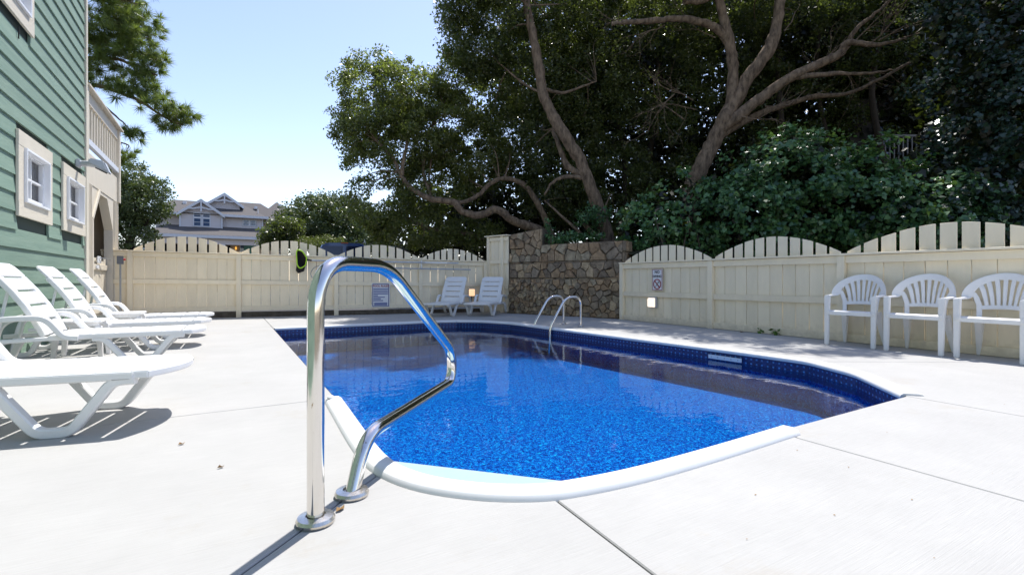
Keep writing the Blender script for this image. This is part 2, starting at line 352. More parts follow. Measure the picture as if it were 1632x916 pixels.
def link(name, me, parent=None, loc=None):
    o = bpy.data.objects.new(name, me); COL.objects.link(o)
    if parent: o.parent = parent
    if loc is not None: o.location = loc
    return o
def thing(name, label, cat, loc=(0, 0, 0), rz=0, group=None):
    o = bpy.data.objects.new(name, None); COL.objects.link(o); o.empty_display_size = .1
    o.location = loc; o.rotation_euler = (0, 0, rz); return tag(o, label, cat, group)
def tag(o, label=None, cat=None, group=None, kind=None):
    if label: o['label'] = label
    if cat: o['category'] = cat
    if group: o['group'] = group
    if kind: o['kind'] = kind
    return o
def dup(root, loc, rz, label, group=None):
    def cp(o, par):
        c = o.copy(); COL.objects.link(c); c.parent = par
        for ch in o.children: cp(ch, c)
        return c
    r = cp(root, None); r.location = loc; r.rotation_euler = (0, 0, rz); r['label'] = label
    if group: r['group'] = group
    return r
def fillet(pts, r, n=5):
    pts = [Vector(p) for p in pts]; out = [pts[0]]
    for i in range(1, len(pts) - 1):
        a, b, c = pts[i - 1], pts[i], pts[i + 1]
        d1 = (a - b); d2 = (c - b); rr = r[i - 1] if isinstance(r, (list, tuple)) else r
        rr = min(rr, d1.length * .49, d2.length * .49)
        p0 = b + d1.normalized() * rr; p2 = b + d2.normalized() * rr
        for k in range(n + 1):
            t = k / n; out.append(p0 * (1 - t) ** 2 + b * 2 * t * (1 - t) + p2 * t * t)
    out.append(pts[-1]); return out
def spline(pts, n=6):
    pts = [Vector(p) for p in pts]; out = []
    for i in range(len(pts) - 1):
        p0 = pts[max(i - 1, 0)]; p1 = pts[i]; p2 = pts[i + 1]; p3 = pts[min(i + 2, len(pts) - 1)]
        for k in range(n):
            t = k / n
            out.append(.5 * ((2 * p1) + (p2 - p0) * t + (2 * p0 - 5 * p1 + 4 * p2 - p3) * t * t + (3 * p1 - p0 - 3 * p2 + p3) * t ** 3))
    out.append(pts[-1]); return out
def lerp_list(vals, n):
    out = []
    for i in range(len(vals) - 1):
        for k in range(n): out.append(vals[i] + (vals[i + 1] - vals[i]) * k / n)
    out.append(vals[-1]); return out
def inset(poly, d):
    n = len(poly); out = []
    area = sum(poly[i][0] * poly[(i + 1) % n][1] - poly[(i + 1) % n][0] * poly[i][1] for i in range(n))
    sg = 1 if area > 0 else -1
    for i in range(n):
        a = Vector(poly[i - 1]); b = Vector(poly[i]); c = Vector(poly[(i + 1) % n])
        e1 = (b - a).normalized(); e2 = (c - b).normalized()
        n1 = Vector((-e1.y, e1.x)) * sg; n2 = Vector((-e2.y, e2.x)) * sg
        k = n1 + n2; k = k / max(k.dot(n1), .25) if k.length > 1e-6 else n1
        out.append((b.x + k.x * d, b.y + k.y * d))
    return out
def np_mesh(name, verts, faces_n, idx, mat):
    """verts Nx3; all faces have faces_n corners; idx flat corner indices"""
    me = bpy.data.meshes.new(name); nv = len(verts); nf = len(idx) // faces_n
    me.vertices.add(nv); me.vertices.foreach_set('co', np.ascontiguousarray(verts, dtype=np.float32).ravel())
    me.loops.add(len(idx)); me.loops.foreach_set('vertex_index', np.ascontiguousarray(idx, dtype=np.int32))
    me.polygons.add(nf); me.polygons.foreach_set('loop_start', np.arange(0, nf * faces_n, faces_n, dtype=np.int32))
    me.update(calc_edges=True); me.materials.append(M[mat]); return me
def text_mesh(body, size, mat, depth=.0015, bold=0.0):
    cu = bpy.data.curves.new('lettering', 'FONT'); cu.body = body; cu.size = size; cu.extrude = depth; cu.offset = bold
    cu.align_x = 'CENTER'; cu.align_y = 'CENTER'
    o = bpy.data.objects.new('lettering', cu); COL.objects.link(o)
    dg = bpy.context.evaluated_depsgraph_get(); me = bpy.data.meshes.new_from_object(o.evaluated_get(dg))
    bpy.data.objects.remove(o); bpy.data.curves.remove(cu)
    me.materials.clear(); me.materials.append(M[mat]); return me

# ------------------------------------------------------------------ pool and deck
POOL = [(.64, 9.03), (.63, 3.40), (.607, 2.42), (.615, 2.09), (.687, 1.864), (.827, 1.69), (.985, 1.58), (1.13, 1.535), (1.43, 1.503), (2.55, 1.53),
        (4.06, 1.54), (4.66, 2.12), (4.955, 2.68), (4.94, 3.42), (4.825, 5.07), (4.66, 7.25), (4.60, 7.95), (4.30, 8.60), (3.9, 8.9), (3.5, 9.03)]
deck = thing('pool_deck', None, None); tag(deck, kind='structure')
SLABS = [
    [(-2.02, 3.47), (.63, 3.47), (.64, 9.03), (.64, 13.2), (-2.02, 13.2)],
    [(.64, 9.03), (3.5, 9.03), (3.9, 8.9), (4.30, 8.60), (4.60, 7.95), (4.66, 7.25), (4.825, 5.07), (4.94, 3.42), (4.955, 2.68), (7.25, 1.28), (7.25, 13.2), (.64, 13.2)],
    [(4.955, 2.68), (4.66, 2.12), (4.06, 1.54), (4.0, -2.5), (7.25, -2.5), (7.25, 1.28)],
    [(4.06, 1.54), (2.55, 1.53), (2.50, 1.40), (2.477, -2.5), (4.0, -2.5)],
    [(2.50, 1.40), (2.55, 1.53), (1.43, 1.503), (1.13, 1.535), (1.04, 1.563), (.78, -2.5), (2.477, -2.5)],
    [(1.04, 1.563), (.985, 1.58), (.827, 1.69), (.687, 1.864), (.613, 2.095), (-2.02, -.49), (-2.02, -2.5), (.78, -2.5)],
    [(.613, 2.095), (.607, 2.42), (.63, 3.40), (.63, 3.47), (-2.02, 3.47), (-2.02, -.49)],
]
for s in SLABS:
    q = inset(s, .0035); q2 = inset(s, .0075)
    mb = MB(); mb.prism([(x, y, -.1) for x, y in q], [(x, y, -.004) for x, y in q])
    mb2 = MB(); n = len(q)
    mb2.add([(x, y, -.004) for x, y in q] + [(x, y, 0) for x, y in q2], [tuple(range(n, 2 * n))] + [(i, (i + 1) % n, n + (i + 1) % n, n + i) for i in range(n)])
    mb.f.pop(1); mb.add(mb2.v, mb2.f)
    mb.build('slab', 'deck', deck, smooth=False)

def ring(poly, z0, z1, name, mat, parent, uvs=False):
    n = len(poly); vs = [(x, y, z0) for x, y in poly] + [(x, y, z1) for x, y in poly]
    me = bpy.data.meshes.new(name); me.from_pydata(vs, [], [(i, (i + 1) % n, n + (i + 1) % n, n + i) for i in range(n)])
    if uvs:
        L = [0]
        for i in range(n): L.append(L[-1] + (Vector(poly[(i + 1) % n]) - Vector(poly[i])).length)
        uv = me.uv_layers.new(name='UVMap')
        for p in me.polygons:
            i = p.index; c = [(L[i], 0), (L[i + 1], 0), (L[i + 1], z1 - z0), (L[i], z1 - z0)]
            for k, li in enumerate(p.loop_indices): uv.data[li].uv = c[k]
    me.materials.append(M[mat]); return link(name, me, parent)
WATER_Z = -.125
basin = thing('pool_basin', None, None); tag(basin, kind='structure')
ring(POOL, -.46, -.184, 'wall_liner', 'liner', basin)
ring(inset(POOL, .002), -.186, -.007, 'tile_band', 'band', basin, True)
mb = MB(); mb.add([(x, y, -.46) for x, y in POOL], [tuple(range(len(POOL)))]); mb.build('floor_liner', 'liner', basin, smooth=False)
# pale corner step under the water: its straight nosing runs diagonally across the rounded corner
W0, W1 = Vector((.60, 3.02)), Vector((1.86, 1.575))
dirw = (W1 - W0).normalized()
stp = [(.628, 3.065), (.610, 2.42), (.618, 2.092), (.690, 1.867), (.830, 1.693), (.987, 1.583), (1.131, 1.538), (1.431, 1.506), (2.09, 1.52)]
MB().prism([(x, y, -.458) for x, y in stp], [(x, y, -.265) for x, y in stp]).build('corner_step', 'step', basin, bevel=.004)
me = bpy.data.meshes.new('water'); q = inset(POOL, .004)
me.from_pydata([(x, y, WATER_Z) for x, y in q], [], [tuple(range(len(q)))]); me.materials.append(M['water'])
tag(link('water', me), kind='structure')
# coping: lengths of bull-nosed white vinyl round the rim
def offs(poly, d): return inset(poly, -d)
def coping_piece(path_in, name='coping_piece', w=.115, hz=.014, nose=.022):
    """path_in: rim points in order (pool on the right-hand side given by inset); returns lofted rounded strip"""
    prof = [(-nose, -.030), (-nose - .006, -.016), (-nose + .002, .002), (-nose + .018, hz), (w - .03, hz), (w - .006, hz - .006), (w, .0005), (w, -.003), (0, -.034)]
    mb = MB(); n = len(path_in); k = len(prof); vs = []
    for (p, nv) in path_in:
        for (d, z) in prof: vs.append((p[0] + nv[0] * d, p[1] + nv[1] * d, z))
    fs = [(i * k + j, i * k + (j + 1) % k, (i + 1) * k + (j + 1) % k, (i + 1) * k + j) for i in range(n - 1) for j in range(k)]
    fs += [tuple(range(k)), tuple((n - 1) * k + j for j in range(k))]
    return mb.add(vs, fs).build(name, 'coping', basin, ang=50)
def rim_run(pts, seglen, start=0.0, end=0.0):
    """resample an open rim path and cut it into coping pieces with hairline joints"""
    ve = [Vector(p) for p in pts]; dense = []
    for i in range(len(ve) - 1):
        m = max(1, int((ve[i + 1] - ve[i]).length / .06))
        for j in range(m): dense.append(ve[i].lerp(ve[i + 1], j / m))
    dense.append(ve[-1])
    for _ in range(3):
        dense = [dense[0]] + [(dense[i - 1] + dense[i] * 2 + dense[i + 1]) / 4 for i in range(1, len(dense) - 1)] + [dense[-1]]
    nor = []
    for i in range(len(dense)):
        t = (dense[min(i + 1, len(dense) - 1)] - dense[max(i - 1, 0)]).normalized(); nor.append((-t.y, t.x))
    acc = 0; cur = [(dense[0], nor[0])]
    for i in range(1, len(dense)):
        st = dense[i] - dense[i - 1]; acc += st.length
        if acc >= seglen and i < len(dense) - 2:
            cur.append((dense[i] - st.normalized() * .0025, nor[i])); coping_piece(cur); cur = [(dense[i] + st.normalized() * .0025, nor[i])]; acc = 0
        else: cur.append((dense[i], nor[i]))
    coping_piece(cur)
# going round with the pool on the right-hand side: from the step's left end up the left edge and on clockwise
rim_run([(.66, 9.03), (3.5, 9.03), (3.9, 8.9), (4.30, 8.60), (4.60, 7.95), (4.66, 7.25), (4.825, 5.07), (4.94, 3.42), (4.955, 2.68), (4.66, 2.12), (4.078, 1.557)], 1.62)
# raised white lip of the step unit
lip_in = [(.652, 3.40), (.635, 3.0), (.612, 2.42), (.620, 2.095), (.692, 1.868), (.832, 1.695), (.99, 1.585), (1.133, 1.54), (1.432, 1.508), (1.9, 1.510), (2.56, 1.536)]
dense = spline([(x, y, 0) for x, y in lip_in], 5)
mb = MB(); prof = [(-.0, -.06), (-.006, -.02), (-.002, .014), (.02, .030), (.07, .031), (.098, .022), (.110, .004), (.110, -.02)]
vs = []; nseg = len(dense); k = len(prof)
for i, p in enumerate(dense):
    t = (dense[min(i + 1, nseg - 1)] - dense[max(i - 1, 0)]).normalized(); nx, ny = t.y, -t.x
    for d, z in prof: vs.append((p.x + nx * d, p.y + ny * d, z))
mb.add(vs, [(i * k + j, i * k + (j + 1) % k, (i + 1) * k + (j + 1) % k, (i + 1) * k + j) for i in range(nseg - 1) for j in range(k)] + [tuple(range(k)), tuple((nseg - 1) * k + j for j in range(k))])
lipo = mb.build('step_lip', 'coping', basin, bevel=.003, ang=50)
MB().lathe([(.022, 0), (.024, .008), (.018, .014), (.006, .015)], 16, (.575, 3.36, .031)).build('plug', 'coping', basin)
# wall-mounted white faceplate below the far coping
a, b = Vector((4.94, 3.42)), Vector((4.825, 5.07)); d = (b - a).normalized(); nrm = Vector((-d.y, d.x))
rot = Matrix.Translation((4.921, 3.33 + .0, -.10)) @ Matrix.Rotation(math.atan2(d.y, d.x), 4, 'Z')
fp = thing('skimmer_faceplate', 'long white faceplate set in the blue tile band under the far coping', 'pool fitting', (4.921, 3.36, -.10), math.atan2(d.y, d.x))
MB().box(.02, .43, .002, .014, -.012, .034).build('plate', 'plate', fp, bevel=.003)
for i in range(5): MB().lathe([(.006, 0), (.005, .004)], 8).build('screw', 'galv', fp).matrix_local = Matrix.Translation((.06 + i * .082, .014, .011)) @ Matrix.Rotation(-math.pi / 2, 4, 'X')

# ------------------------------------------------------------------ ground, hill
mb = MB()
X0, X1, Y0, Y1, R = .2, 5.3, 1.2, 9.4, 320
for (xa, xb, ya, yb) in ((-R, X0, -R, R), (X1, R, -R, R), (X0, X1, -R, Y0), (X0, X1, Y1, R)):
    mb.add([(xa, ya, -.106), (xb, ya, -.106), (xb, yb, -.106), (xa, yb, -.106)], [(0, 1, 2, 3)])
tag(mb.build('ground', 'ground', smooth=False), kind='structure')
mb = MB().add([(-30, 14.6, -.08), (60, 10, -.08), (60, 33, -.08), (-30, 36, -.08)], [(0, 1, 2, 3)])
tag(mb.build('parking_lot', 'asphalt', smooth=False), kind='structure')
# raised bank behind the stone wall and the right-hand fence
nx, ny = 40, 40; vs = []; fs = []
for j in range(ny):
    for i in range(nx):
        s = i / (nx - 1); t = j / (ny - 1)
        y = -8 + 40 * t
        base = 7.35 + max(0, (7.4 - abs(y - 0) * 0) * 0)
        xs = 7.42 if y < 7.3 else 7.42 - (y - 7.3) * .40 if y < 10.6 else 6.1 + (y - 10.6) * .9
        x = xs + 26 * s
        hgt = 1.35 * min(1, max(0, (y - 5.2) / 2.2)) + .15
        z = -.1 + (hgt if s > 0 else hgt * .9) + min(1, s * 3) * .5 + .12 * math.sin(x * 1.7 + y) + s * 1.5
        if y > 13: z = -.1 + (z + .1) * max(0, 1 - (y - 13) / 6)
        vs.append((x, y, z)); 
for j in range(ny - 1):
    for i in range(nx - 1): fs.append((j * nx + i, j * nx + i + 1, (j + 1) * nx + i + 1, (j + 1) * nx + i))
tag(MB().add(vs, fs).build('hill', 'hill'), kind='structure')

# ------------------------------------------------------------------ fences
def fence(name, label, loc, rz, posts, top, bot, mid, arch, npk, nbd, stub=None, tall=None, curb=False, lead=0):
    """local x along the fence, -y towards the pool; top/bot/mid are functions of x"""
    F = thing(name, label, 'fence', loc, rz)
    for i, x in enumerate(posts):
        zt = top(x) - .028
        MB().skew(x - .048, x + .048, -.062, .03, bot(x), zt, bot(x), zt).build('post', 'cream', F, bevel=.004)
    for i in range(len(posts) - 1):
        xa, xb = posts[i] + .0485, posts[i + 1] - .0485
        for (za, zb, nm) in ((lambda x: top(x) - .125, lambda x: top(x) - .03, 'top_rail'), (lambda x: mid(x) - .09, mid, 'middle_rail'), (lambda x: bot(x) + .005, lambda x: bot(x) + .105, 'bottom_rail')):
            lead_z = lead if nm == 'bottom_rail' else 0
            MB().skew(xa, xb, -.04, -.002, za(xa) + lead_z, zb(xa) + lead_z, za(xb) + lead_z, zb(xb) + lead_z).build(nm, 'cream', F, bevel=.003)
        n = nbd[i]; w = (xb - xa) / n
        for k in range(n):
            x0 = xa + k * w + .003 + rnd.uniform(0, .002); x1 = xa + (k + 1) * w - .003; yo = rnd.uniform(0, .004)
            z0 = bot(x0) + lead + .012; z1 = top(x0) - .03
            MB().skew(x0, x1, .001 + yo, .02 + yo, z0, z1, z0, z1).build('board', 'cream', F, bevel=.002)
        # scalloped pickets above the cap
        n = npk[i]; xa, xb = posts[i] + .02, posts[i + 1] - .02; w = (xb - xa) / n
        def az(x): 
            s = (x - xa) / (xb - xa); return top(x) + .012 + arch[i] * math.sin(math.pi * min(1, max(0, s))) ** .85
        for k in range(n):
            x0 = xa + k * w + .021; x1 = xa + (k + 1) * w - .021
            xm = (x0 + x1) / 2; zb = top(xm) - .11; jit = rnd.uniform(-.004, .004)
            p = [(x0, az(x0) + jit), (xm, az(xm) + jit), (x1, az(x1) + jit)]
            pr = [(x0, zb), (x1, zb)] + p[::-1]
            if zb + .02 < min(p[0][1], p[2][1]):
                MB().prism([(x, .0245, z) for x, z in pr], [(x, .042, z) for x, z in pr]).build('picket', 'cream', F, bevel=.002)
    xa, xb = posts[0] - .05, posts[-1] + .05
    MB().skew(xa, xb, -.078, .022, top(xa) - .026, top(xa), top(xb) - .026, top(xb)).build('rail_cap', 'cream', F, bevel=.003)
    return F
BR = math.atan2(-.19, 1.0)
def btop(x): return 1.422 - .0162 * x
def bbot(x): return 0.0
bposts = [.165, 2.127, 4.12, 6.057, 7.70]
bf = fence('back_fence', 'long beige board fence with scalloped pickets across the far end of the pool', (-1.9, 12.55, 0), BR, bposts,
           btop, bbot, lambda x: .83 - .012 * x, [.315, .31, .30, .27], [10, 10, 10, 10], [10, 10, 10, 8], lead=.135)
for i in range(4):   # weathered timbers under the bottom rail
    xa, xb = bposts[i] + .05, bposts[i + 1] - .05
    MB().box(xa, xb, -.02, .05, -.02, .13 - i * .012).build('sleeper', 'dark_timber', bf, bevel=.006)
for (xa, xb) in ((-.32, .116),):   # short return at the house end
    MB().skew(xa, xb, -.04, -.002, 1.30, 1.40, 1.30, 1.40).build('top_rail', 'cream', bf, bevel=.003)
    MB().skew(xa, xb, -.04, -.002, .74, .83, .74, .83).build('middle_rail', 'cream', bf, bevel=.003)
    for k in range(2): MB().box(xa + k * .218, xa + k * .218 + .212, .001, .02, .03, 1.39).build('board', 'cream', bf, bevel=.002)
    MB().skew(xa, xb - .0, -.07, .02, 1.402, 1.425, 1.402, 1.425).build('rail_cap', 'cream', bf, bevel=.003)
for x in bposts[1:4]:
    MB().box(x - .052, x + .052, .045, .06, 1.25, btop(x) + .035).build('picket', 'cream', bf, bevel=.002)
# tall end panel that meets the stone wall
ep = Vector((5.74, 11.02, 0)); eq = Vector((5.955, 10.40, 0)); dv = eq - ep
tf = thing('tall_fence_panel', 'tall narrow beige fence panel with flat cap beside the stone wall', 'fence', ep, math.atan2(dv.y, dv.x))
TL = dv.length
for x in (0, TL * .72): MB().box(x - .045, x + .045, -.05, .04, 0, 1.90).build('post', 'cream', tf, bevel=.004)
for (z0, z1) in ((1.79, 1.88), (1.22, 1.31), (.60, .69), (.05, .15)): MB().box(.046, TL * .72 - .046, -.035, -.002, z0, z1).build('rail', 'cream', tf, bevel=.003)
for (z0, z1) in ((1.79, 1.88), (1.22, 1.31), (.60, .69)): MB().box(TL * .72 + .046, TL, -.035, -.002, z0, z1).build('rail', 'cream', tf, bevel=.003)
for k in range(4): MB().box(k * TL / 4 + .003, (k + 1) * TL / 4 - .003, .001, .02, .03, 1.89).build('board', 'cream', tf, bevel=.002)
MB().box(-.09, TL + .02, -.09, .06, 1.902, 1.93).build('cap', 'cream', tf, bevel=.003)

rposts = [.0, 2.13, 4.14, 6.30, 8.4]
rf = fence('side_fence', 'beige board fence with scalloped pickets along the right side behind the armchairs', (7.0, 7.49, 0), -math.pi / 2, rposts,
           lambda x: 1.166 - .003 * x, lambda x: 0.0, lambda x: .578, [.285, .285, .29, .29], [11, 11, 11, 11], [10, 10, 10, 10])

# ------------------------------------------------------------------ stone retaining wall
def clip(poly, px, py, nx, ny):
    out = []
    for i in range(len(poly)):
        a = poly[i]; b = poly[(i + 1) % len(poly)]
        da = (a[0] - px) * nx + (a[1] - py) * ny; db = (b[0] - px) * nx + (b[1] - py) * ny
        if da <= 0: out.append(a)
        if (da < 0 < db) or (db < 0 < da):
            t = da / (da - db); out.append((a[0] + (b[0] - a[0]) * t, a[1] + (b[1] - a[1]) * t))
    return out
sw0 = Vector((5.95, 10.48, 0)); sw1 = Vector((7.09, 7.62, 0)); sd = sw1 - sw0; SL = sd.length
sw = thing('stone_wall', 'brown fieldstone retaining wall stepping up beside the pool ladder', 'wall', sw0, math.atan2(sd.y, sd.x))
CH = 1.02
mb = MB(); mb.prism([(0, .0, -.1), (SL, 0, -.1), (SL, .4, -.1), (0, .4, -.1)], [(0, 0, .84), (SL, 0, .84), (SL, .4, .84), (0, .4, .84)]); mb.build('mortar_core', 'mortar', sw)
MB().box(.0, SL, .03, .42, .835, 1.22).build('mortar_core', 'mortar', sw)
MB().box(.0, SL, .055, .44, 1.215, 1.645).build('mortar_core', 'mortar', sw, bevel=.01)
MB().prism([(0, .056, 1.6), (CH, .056, 1.6), (CH, .42, 1.6), (0, .42, 1.6)], [(0, .056, 1.93), (CH, .056, 2.03), (CH, .42, 2.03), (0, .42, 1.93)]).build('mortar_core', 'mortar', sw, bevel=.01)
rs = random.Random(21)
def stones(x0, x1, z0, z1, cell, y, aspect=1.25, topf=None, ymul=1.0):
    pts = []; nx = max(1, int((x1 - x0) / (cell * aspect))); nz = max(1, round((z1 - z0) / cell))
    for j in range(nz):
        for i in range(nx + 1):
            pts.append((x0 + (i + (.5 if j % 2 else 0) + rs.uniform(-.42, .42)) * (x1 - x0) / nx, z0 + (j + .5 + rs.uniform(-.40, .40)) * (z1 - z0) / nz))
    wts = [rs.uniform(-.5, .5) * cell * cell * .55 for _ in pts]
    for i, p in enumerate(pts):
        poly = [(x0, z0), (x1, z0), (x1, topf(x1) if topf else z1), (x0, topf(x0) if topf else z1)]
        for j, q in enumerate(pts):
            if i != j and (p[0] - q[0]) ** 2 + (p[1] - q[1]) ** 2 < (cell * 5) ** 2:
                dq = (q[0] - p[0]) ** 2 + (q[1] - p[1]) ** 2; tt = .5 + (wts[i] - wts[j]) / (2 * dq); tt = min(.8, max(.2, tt))
                poly = clip(poly, p[0] + (q[0] - p[0]) * tt, p[1] + (q[1] - p[1]) * tt, q[0] - p[0], q[1] - p[1])
                if len(poly) < 3: break
        if len(poly) < 3: continue
        # drop needle edges
        pl = [poly[k] for k in range(len(poly)) if (Vector(poly[k]) - Vector(poly[k - 1])).length > .02]
        if len(pl) < 3: continue
        kk = []
        for k in range(len(pl)):
            a, b = Vector(pl[k - 1]), Vector(pl[k]); e = b - a
            if e.length > .07 and x0 + .01 < (a.x + b.x) / 2 < x1 - .01 and z0 + .01 < (a.y + b.y) / 2 < z1 - .01:
                m = a.lerp(b, rs.uniform(.35, .65)) + Vector((-e.y, e.x)) * rs.uniform(-.02, .10); kk.append((m.x, m.y))
            kk.append((b.x, b.y))
        pl = kk
        cxx = sum(a for a, b in pl) / len(pl); czz = sum(b for a, b in pl) / len(pl)
        def sc(k, jit=0): return [(cxx + (a - cxx) * k + rs.uniform(-jit, jit), czz + (b - czz) * k + rs.uniform(-jit, jit)) for a, b in pl]
        size = max(abs(a - cxx) + abs(b - czz) for a, b in pl); g = max(.84, 1 - .005 / max(size, .03))
        b0 = sc(g); b1 = sc(g * .97, .003); b2 = sc(g * .90, .006)
        d = rs.uniform(.02, .085) * ymul; t1, t2 = rs.uniform(-.012, .012), rs.uniform(-.012, .012)
        n = len(pl); vs = [(a, y + .01, b) for a, b in b0] + [(a, y - d * .6, b) for a, b in b1] + [(a, y - d + t1 * (a - cxx) / size + t2 * (b - czz) / size, b) for a, b in b2]
        fs = [(k, (k + 1) % n, n + (k + 1) % n, n + k) for k in range(n)] + [(n + k, n + (k + 1) % n, 2 * n + (k + 1) % n, 2 * n + k) for k in range(n)] + [tuple(range(2 * n, 3 * n))]
        MB().add(vs, fs).build('stone', 'stone', sw, ang=28)
stones(.10, SL * .42, 0.0, .83, .088, 0, 1.1)
stones(SL * .42, SL, 0.0, .83, .125, 0, 1.2)
stones(.10, SL, .86, 1.205, .155, .03, 1.15)
stones(CH, SL, 1.24, 1.635, .185, .055, 1.25)
stones(.10, CH, 1.24, 1.95, .165, .055, 1.0, topf=lambda x: 1.92 + .10 * x / CH)
for (x0, x1, z0, z1, y) in ((.1, SL, .833, .857, -.02), (.1, SL, 1.208, 1.237, .01)):   # thin ledge courses between the lifts
    n = 9
    for k in range(n):
        a = x0 + (x1 - x0) * (k + rs.uniform(-.2, .2) * (k > 0)) / n; b = x0 + (x1 - x0) * (k + 1 - .12) / n
        MB().box(a, b, y + rs.uniform(-.012, .01), y + .08, z0, z1 + rs.uniform(-.006, .002)).build('ledge_stone', 'stone', sw, bevel=.005)
for k in range(3):     # squared stones on the near end face
    for j in range(7):
        z0 = j * .235 + .01; MB().box(SL - .004, SL + .03 + rs.uniform(0, .015), .02 + k * .14, .15 + k * .14, z0, z0 + .215).build('stone', 'stone', sw, bevel=.012)

# ------------------------------------------------------------------ green house on the left
HX = -2.0
hs = thing('green_house', 'house with green lap siding and small beige-framed windows beside the loungers', 'house', (HX, 0, 0))
YA, YB, PITCH, ZL = -4.0, 10.06, .195, 1.347
wins = [(7.17, 8.33, 1.50, 2.43), (8.80, 9.99, 1.49, 2.42), (6.30, 7.66, 3.60, 5.05)]    # trim outlines
def interval_cut(y0, y1, zc0, zc1):
    segs = [(y0, y1)]
    for (a, b, c, d) in wins:
        if zc1 > c + .04 and zc0 < d - .04:
            ns = []
            for (s, e) in segs:
                if e <= a + .05 or s >= b - .05: ns.append((s, e)); continue
                if s < a + .05: ns.append((s, a + .05))
                if e > b - .05: ns.append((b - .05, e))
            segs = ns
    return segs
z = ZL - 7 * PITCH
while z < 6.6:
    for (s, e) in interval_cut(YA, YB, z, z + PITCH):
        # lapped board: bottom edge stands proud, top tucks under the next course
        MB().hexa([(.004, s, z), (.030, s, z), (.030, e, z), (.004, e, z), (-.004, s, z + PITCH + .015), (.010, s, z + PITCH + .015), (.010, e, z + PITCH + .015), (-.004, e, z + PITCH + .015)]).build('siding_board', 'green', hs, smooth=False)
    z += PITCH
def hole_wall(y0, y1, z0, z1, holes, x0, x1, mat, name, par):
    ys = sorted({y0, y1, *[h[0] for h in holes], *[h[1] for h in holes]}); zs = sorted({z0, z1, *[h[2] for h in holes], *[h[3] for h in holes]})
    mb = MB()
    for i in range(len(ys) - 1):
        for j in range(len(zs) - 1):
            cy_, cz_ = (ys[i] + ys[i + 1]) / 2, (zs[j] + zs[j + 1]) / 2
            if any(h[0] < cy_ < h[1] and h[2] < cz_ < h[3] for h in holes): continue
            mb.box(x0, x1, ys[i], ys[i + 1], zs[j], zs[j + 1])
    return mb.build(name, mat, par, smooth=False)
hole_wall(YA, YB, -.1, 6.9, [(a + .15, b - .15, c + .15, d - .15) for a, b, c, d in wins], -.14, -.006, 'siding_back', 'wall', hs)
mb = MB(); mb.box(-9, -8.9, YA, YB, -.1, 6.9); mb.box(-8.9, -.145, YA, YA + .1, -.1, 6.9); mb.box(-8.9, -.145, YB - .12, YB - .02, -.1, 6.9)
mb.box(-8.9, -.145, YA + .1, YB - .12, 2.95, 3.05); mb.build('wall', 'siding_back', hs, smooth=False)
MB().prism([(-9.5, YA - .4, 6.9), (.5, YA - .4, 6.9), (.5, YB + .4, 6.9), (-9.5, YB + .4, 6.9)], [(-4.6, YA - .4, 9.4), (-4.4, YA - .4, 9.4), (-4.4, YB + .4, 9.4), (-4.6, YB + .4, 9.4)]).build('roof', 'roof', hs, smooth=False)
MB().box(-.05, .045, YB + .002, YB + .10, -.05, 6.9).build('corner_board', 'trim', hs, bevel=.004)
for (a, b, c, d) in wins:
    tw = .165
    w = MB().box(.024, .052, a, b, c, c + tw).box(.024, .052, a, b, d - tw, d).box(.024, .05, a, a + tw, c + tw, d - tw).box(.024, .05, b - tw, b, c + tw, d - tw).build('window', 'trim', hs, bevel=.003)
    a2, b2, c2, d2 = a + tw, b - tw, c + tw, d - tw
    f = MB(); g = .028
    f.box(-.07, .075, a2, a2 + g, c2, d2).box(-.07, .075, b2 - g, b2, c2, d2).box(-.07, .075, a2 + g, b2 - g, c2, c2 + g).box(-.07, .075, a2 + g, b2 - g, d2 - g, d2)
    f.build('frame', 'white', w, bevel=.004)
    s = MB(); g2 = .048
    s.box(-.06, .012, a2 + g, a2 + g2, c2 + g, d2 - g).box(-.06, .012, b2 - g2, b2 - g, c2 + g, d2 - g).box(-.06, .014, a2 + g2, b2 - g2, c2 + g, c2 + g2 + .03).box(-.06, .012, a2 + g2, b2 - g2, d2 - g2, d2 - g)
    s.box(-.045, .0, (a2 + b2) / 2 - .012, (a2 + b2) / 2 + .012, c2 + g2 + .03, d2 - g2); s.box(-.045, .001, a2 + g2, (a2 + b2) / 2 - .012, (c2 + d2) / 2 - .012, (c2 + d2) / 2 + .012); s.box(-.045, .001, (a2 + b2) / 2 + .012, b2 - g2, (c2 + d2) / 2 - .012, (c2 + d2) / 2 + .012)
    s.build('sash', 'white', w, bevel=.002)
    MB().box(-.036, -.030, a2 + g2, b2 - g2, c2 + g2 + .03, d2 - g2).build('pane', 'win_glass', w, smooth=False)
    cpts = []; nn = 40
    vs = []; 
    for i in range(nn + 1):
        y = a2 + .02 + (b2 - a2 - .04) * i / nn; x = -.16 + .012 * math.sin(i * 1.6)
        vs += [(x, y, c2), (x, y, d2)]
    MB().add(vs, [(2 * i, 2 * i + 2, 2 * i + 3, 2 * i + 1) for i in range(nn)]).build('curtain', 'curtain', w)
MB().lathe([(.006, 0), (.006, .14)], 8).build('cable_stub', 'rubber', hs).location = (.028, 7.25, 3.42)

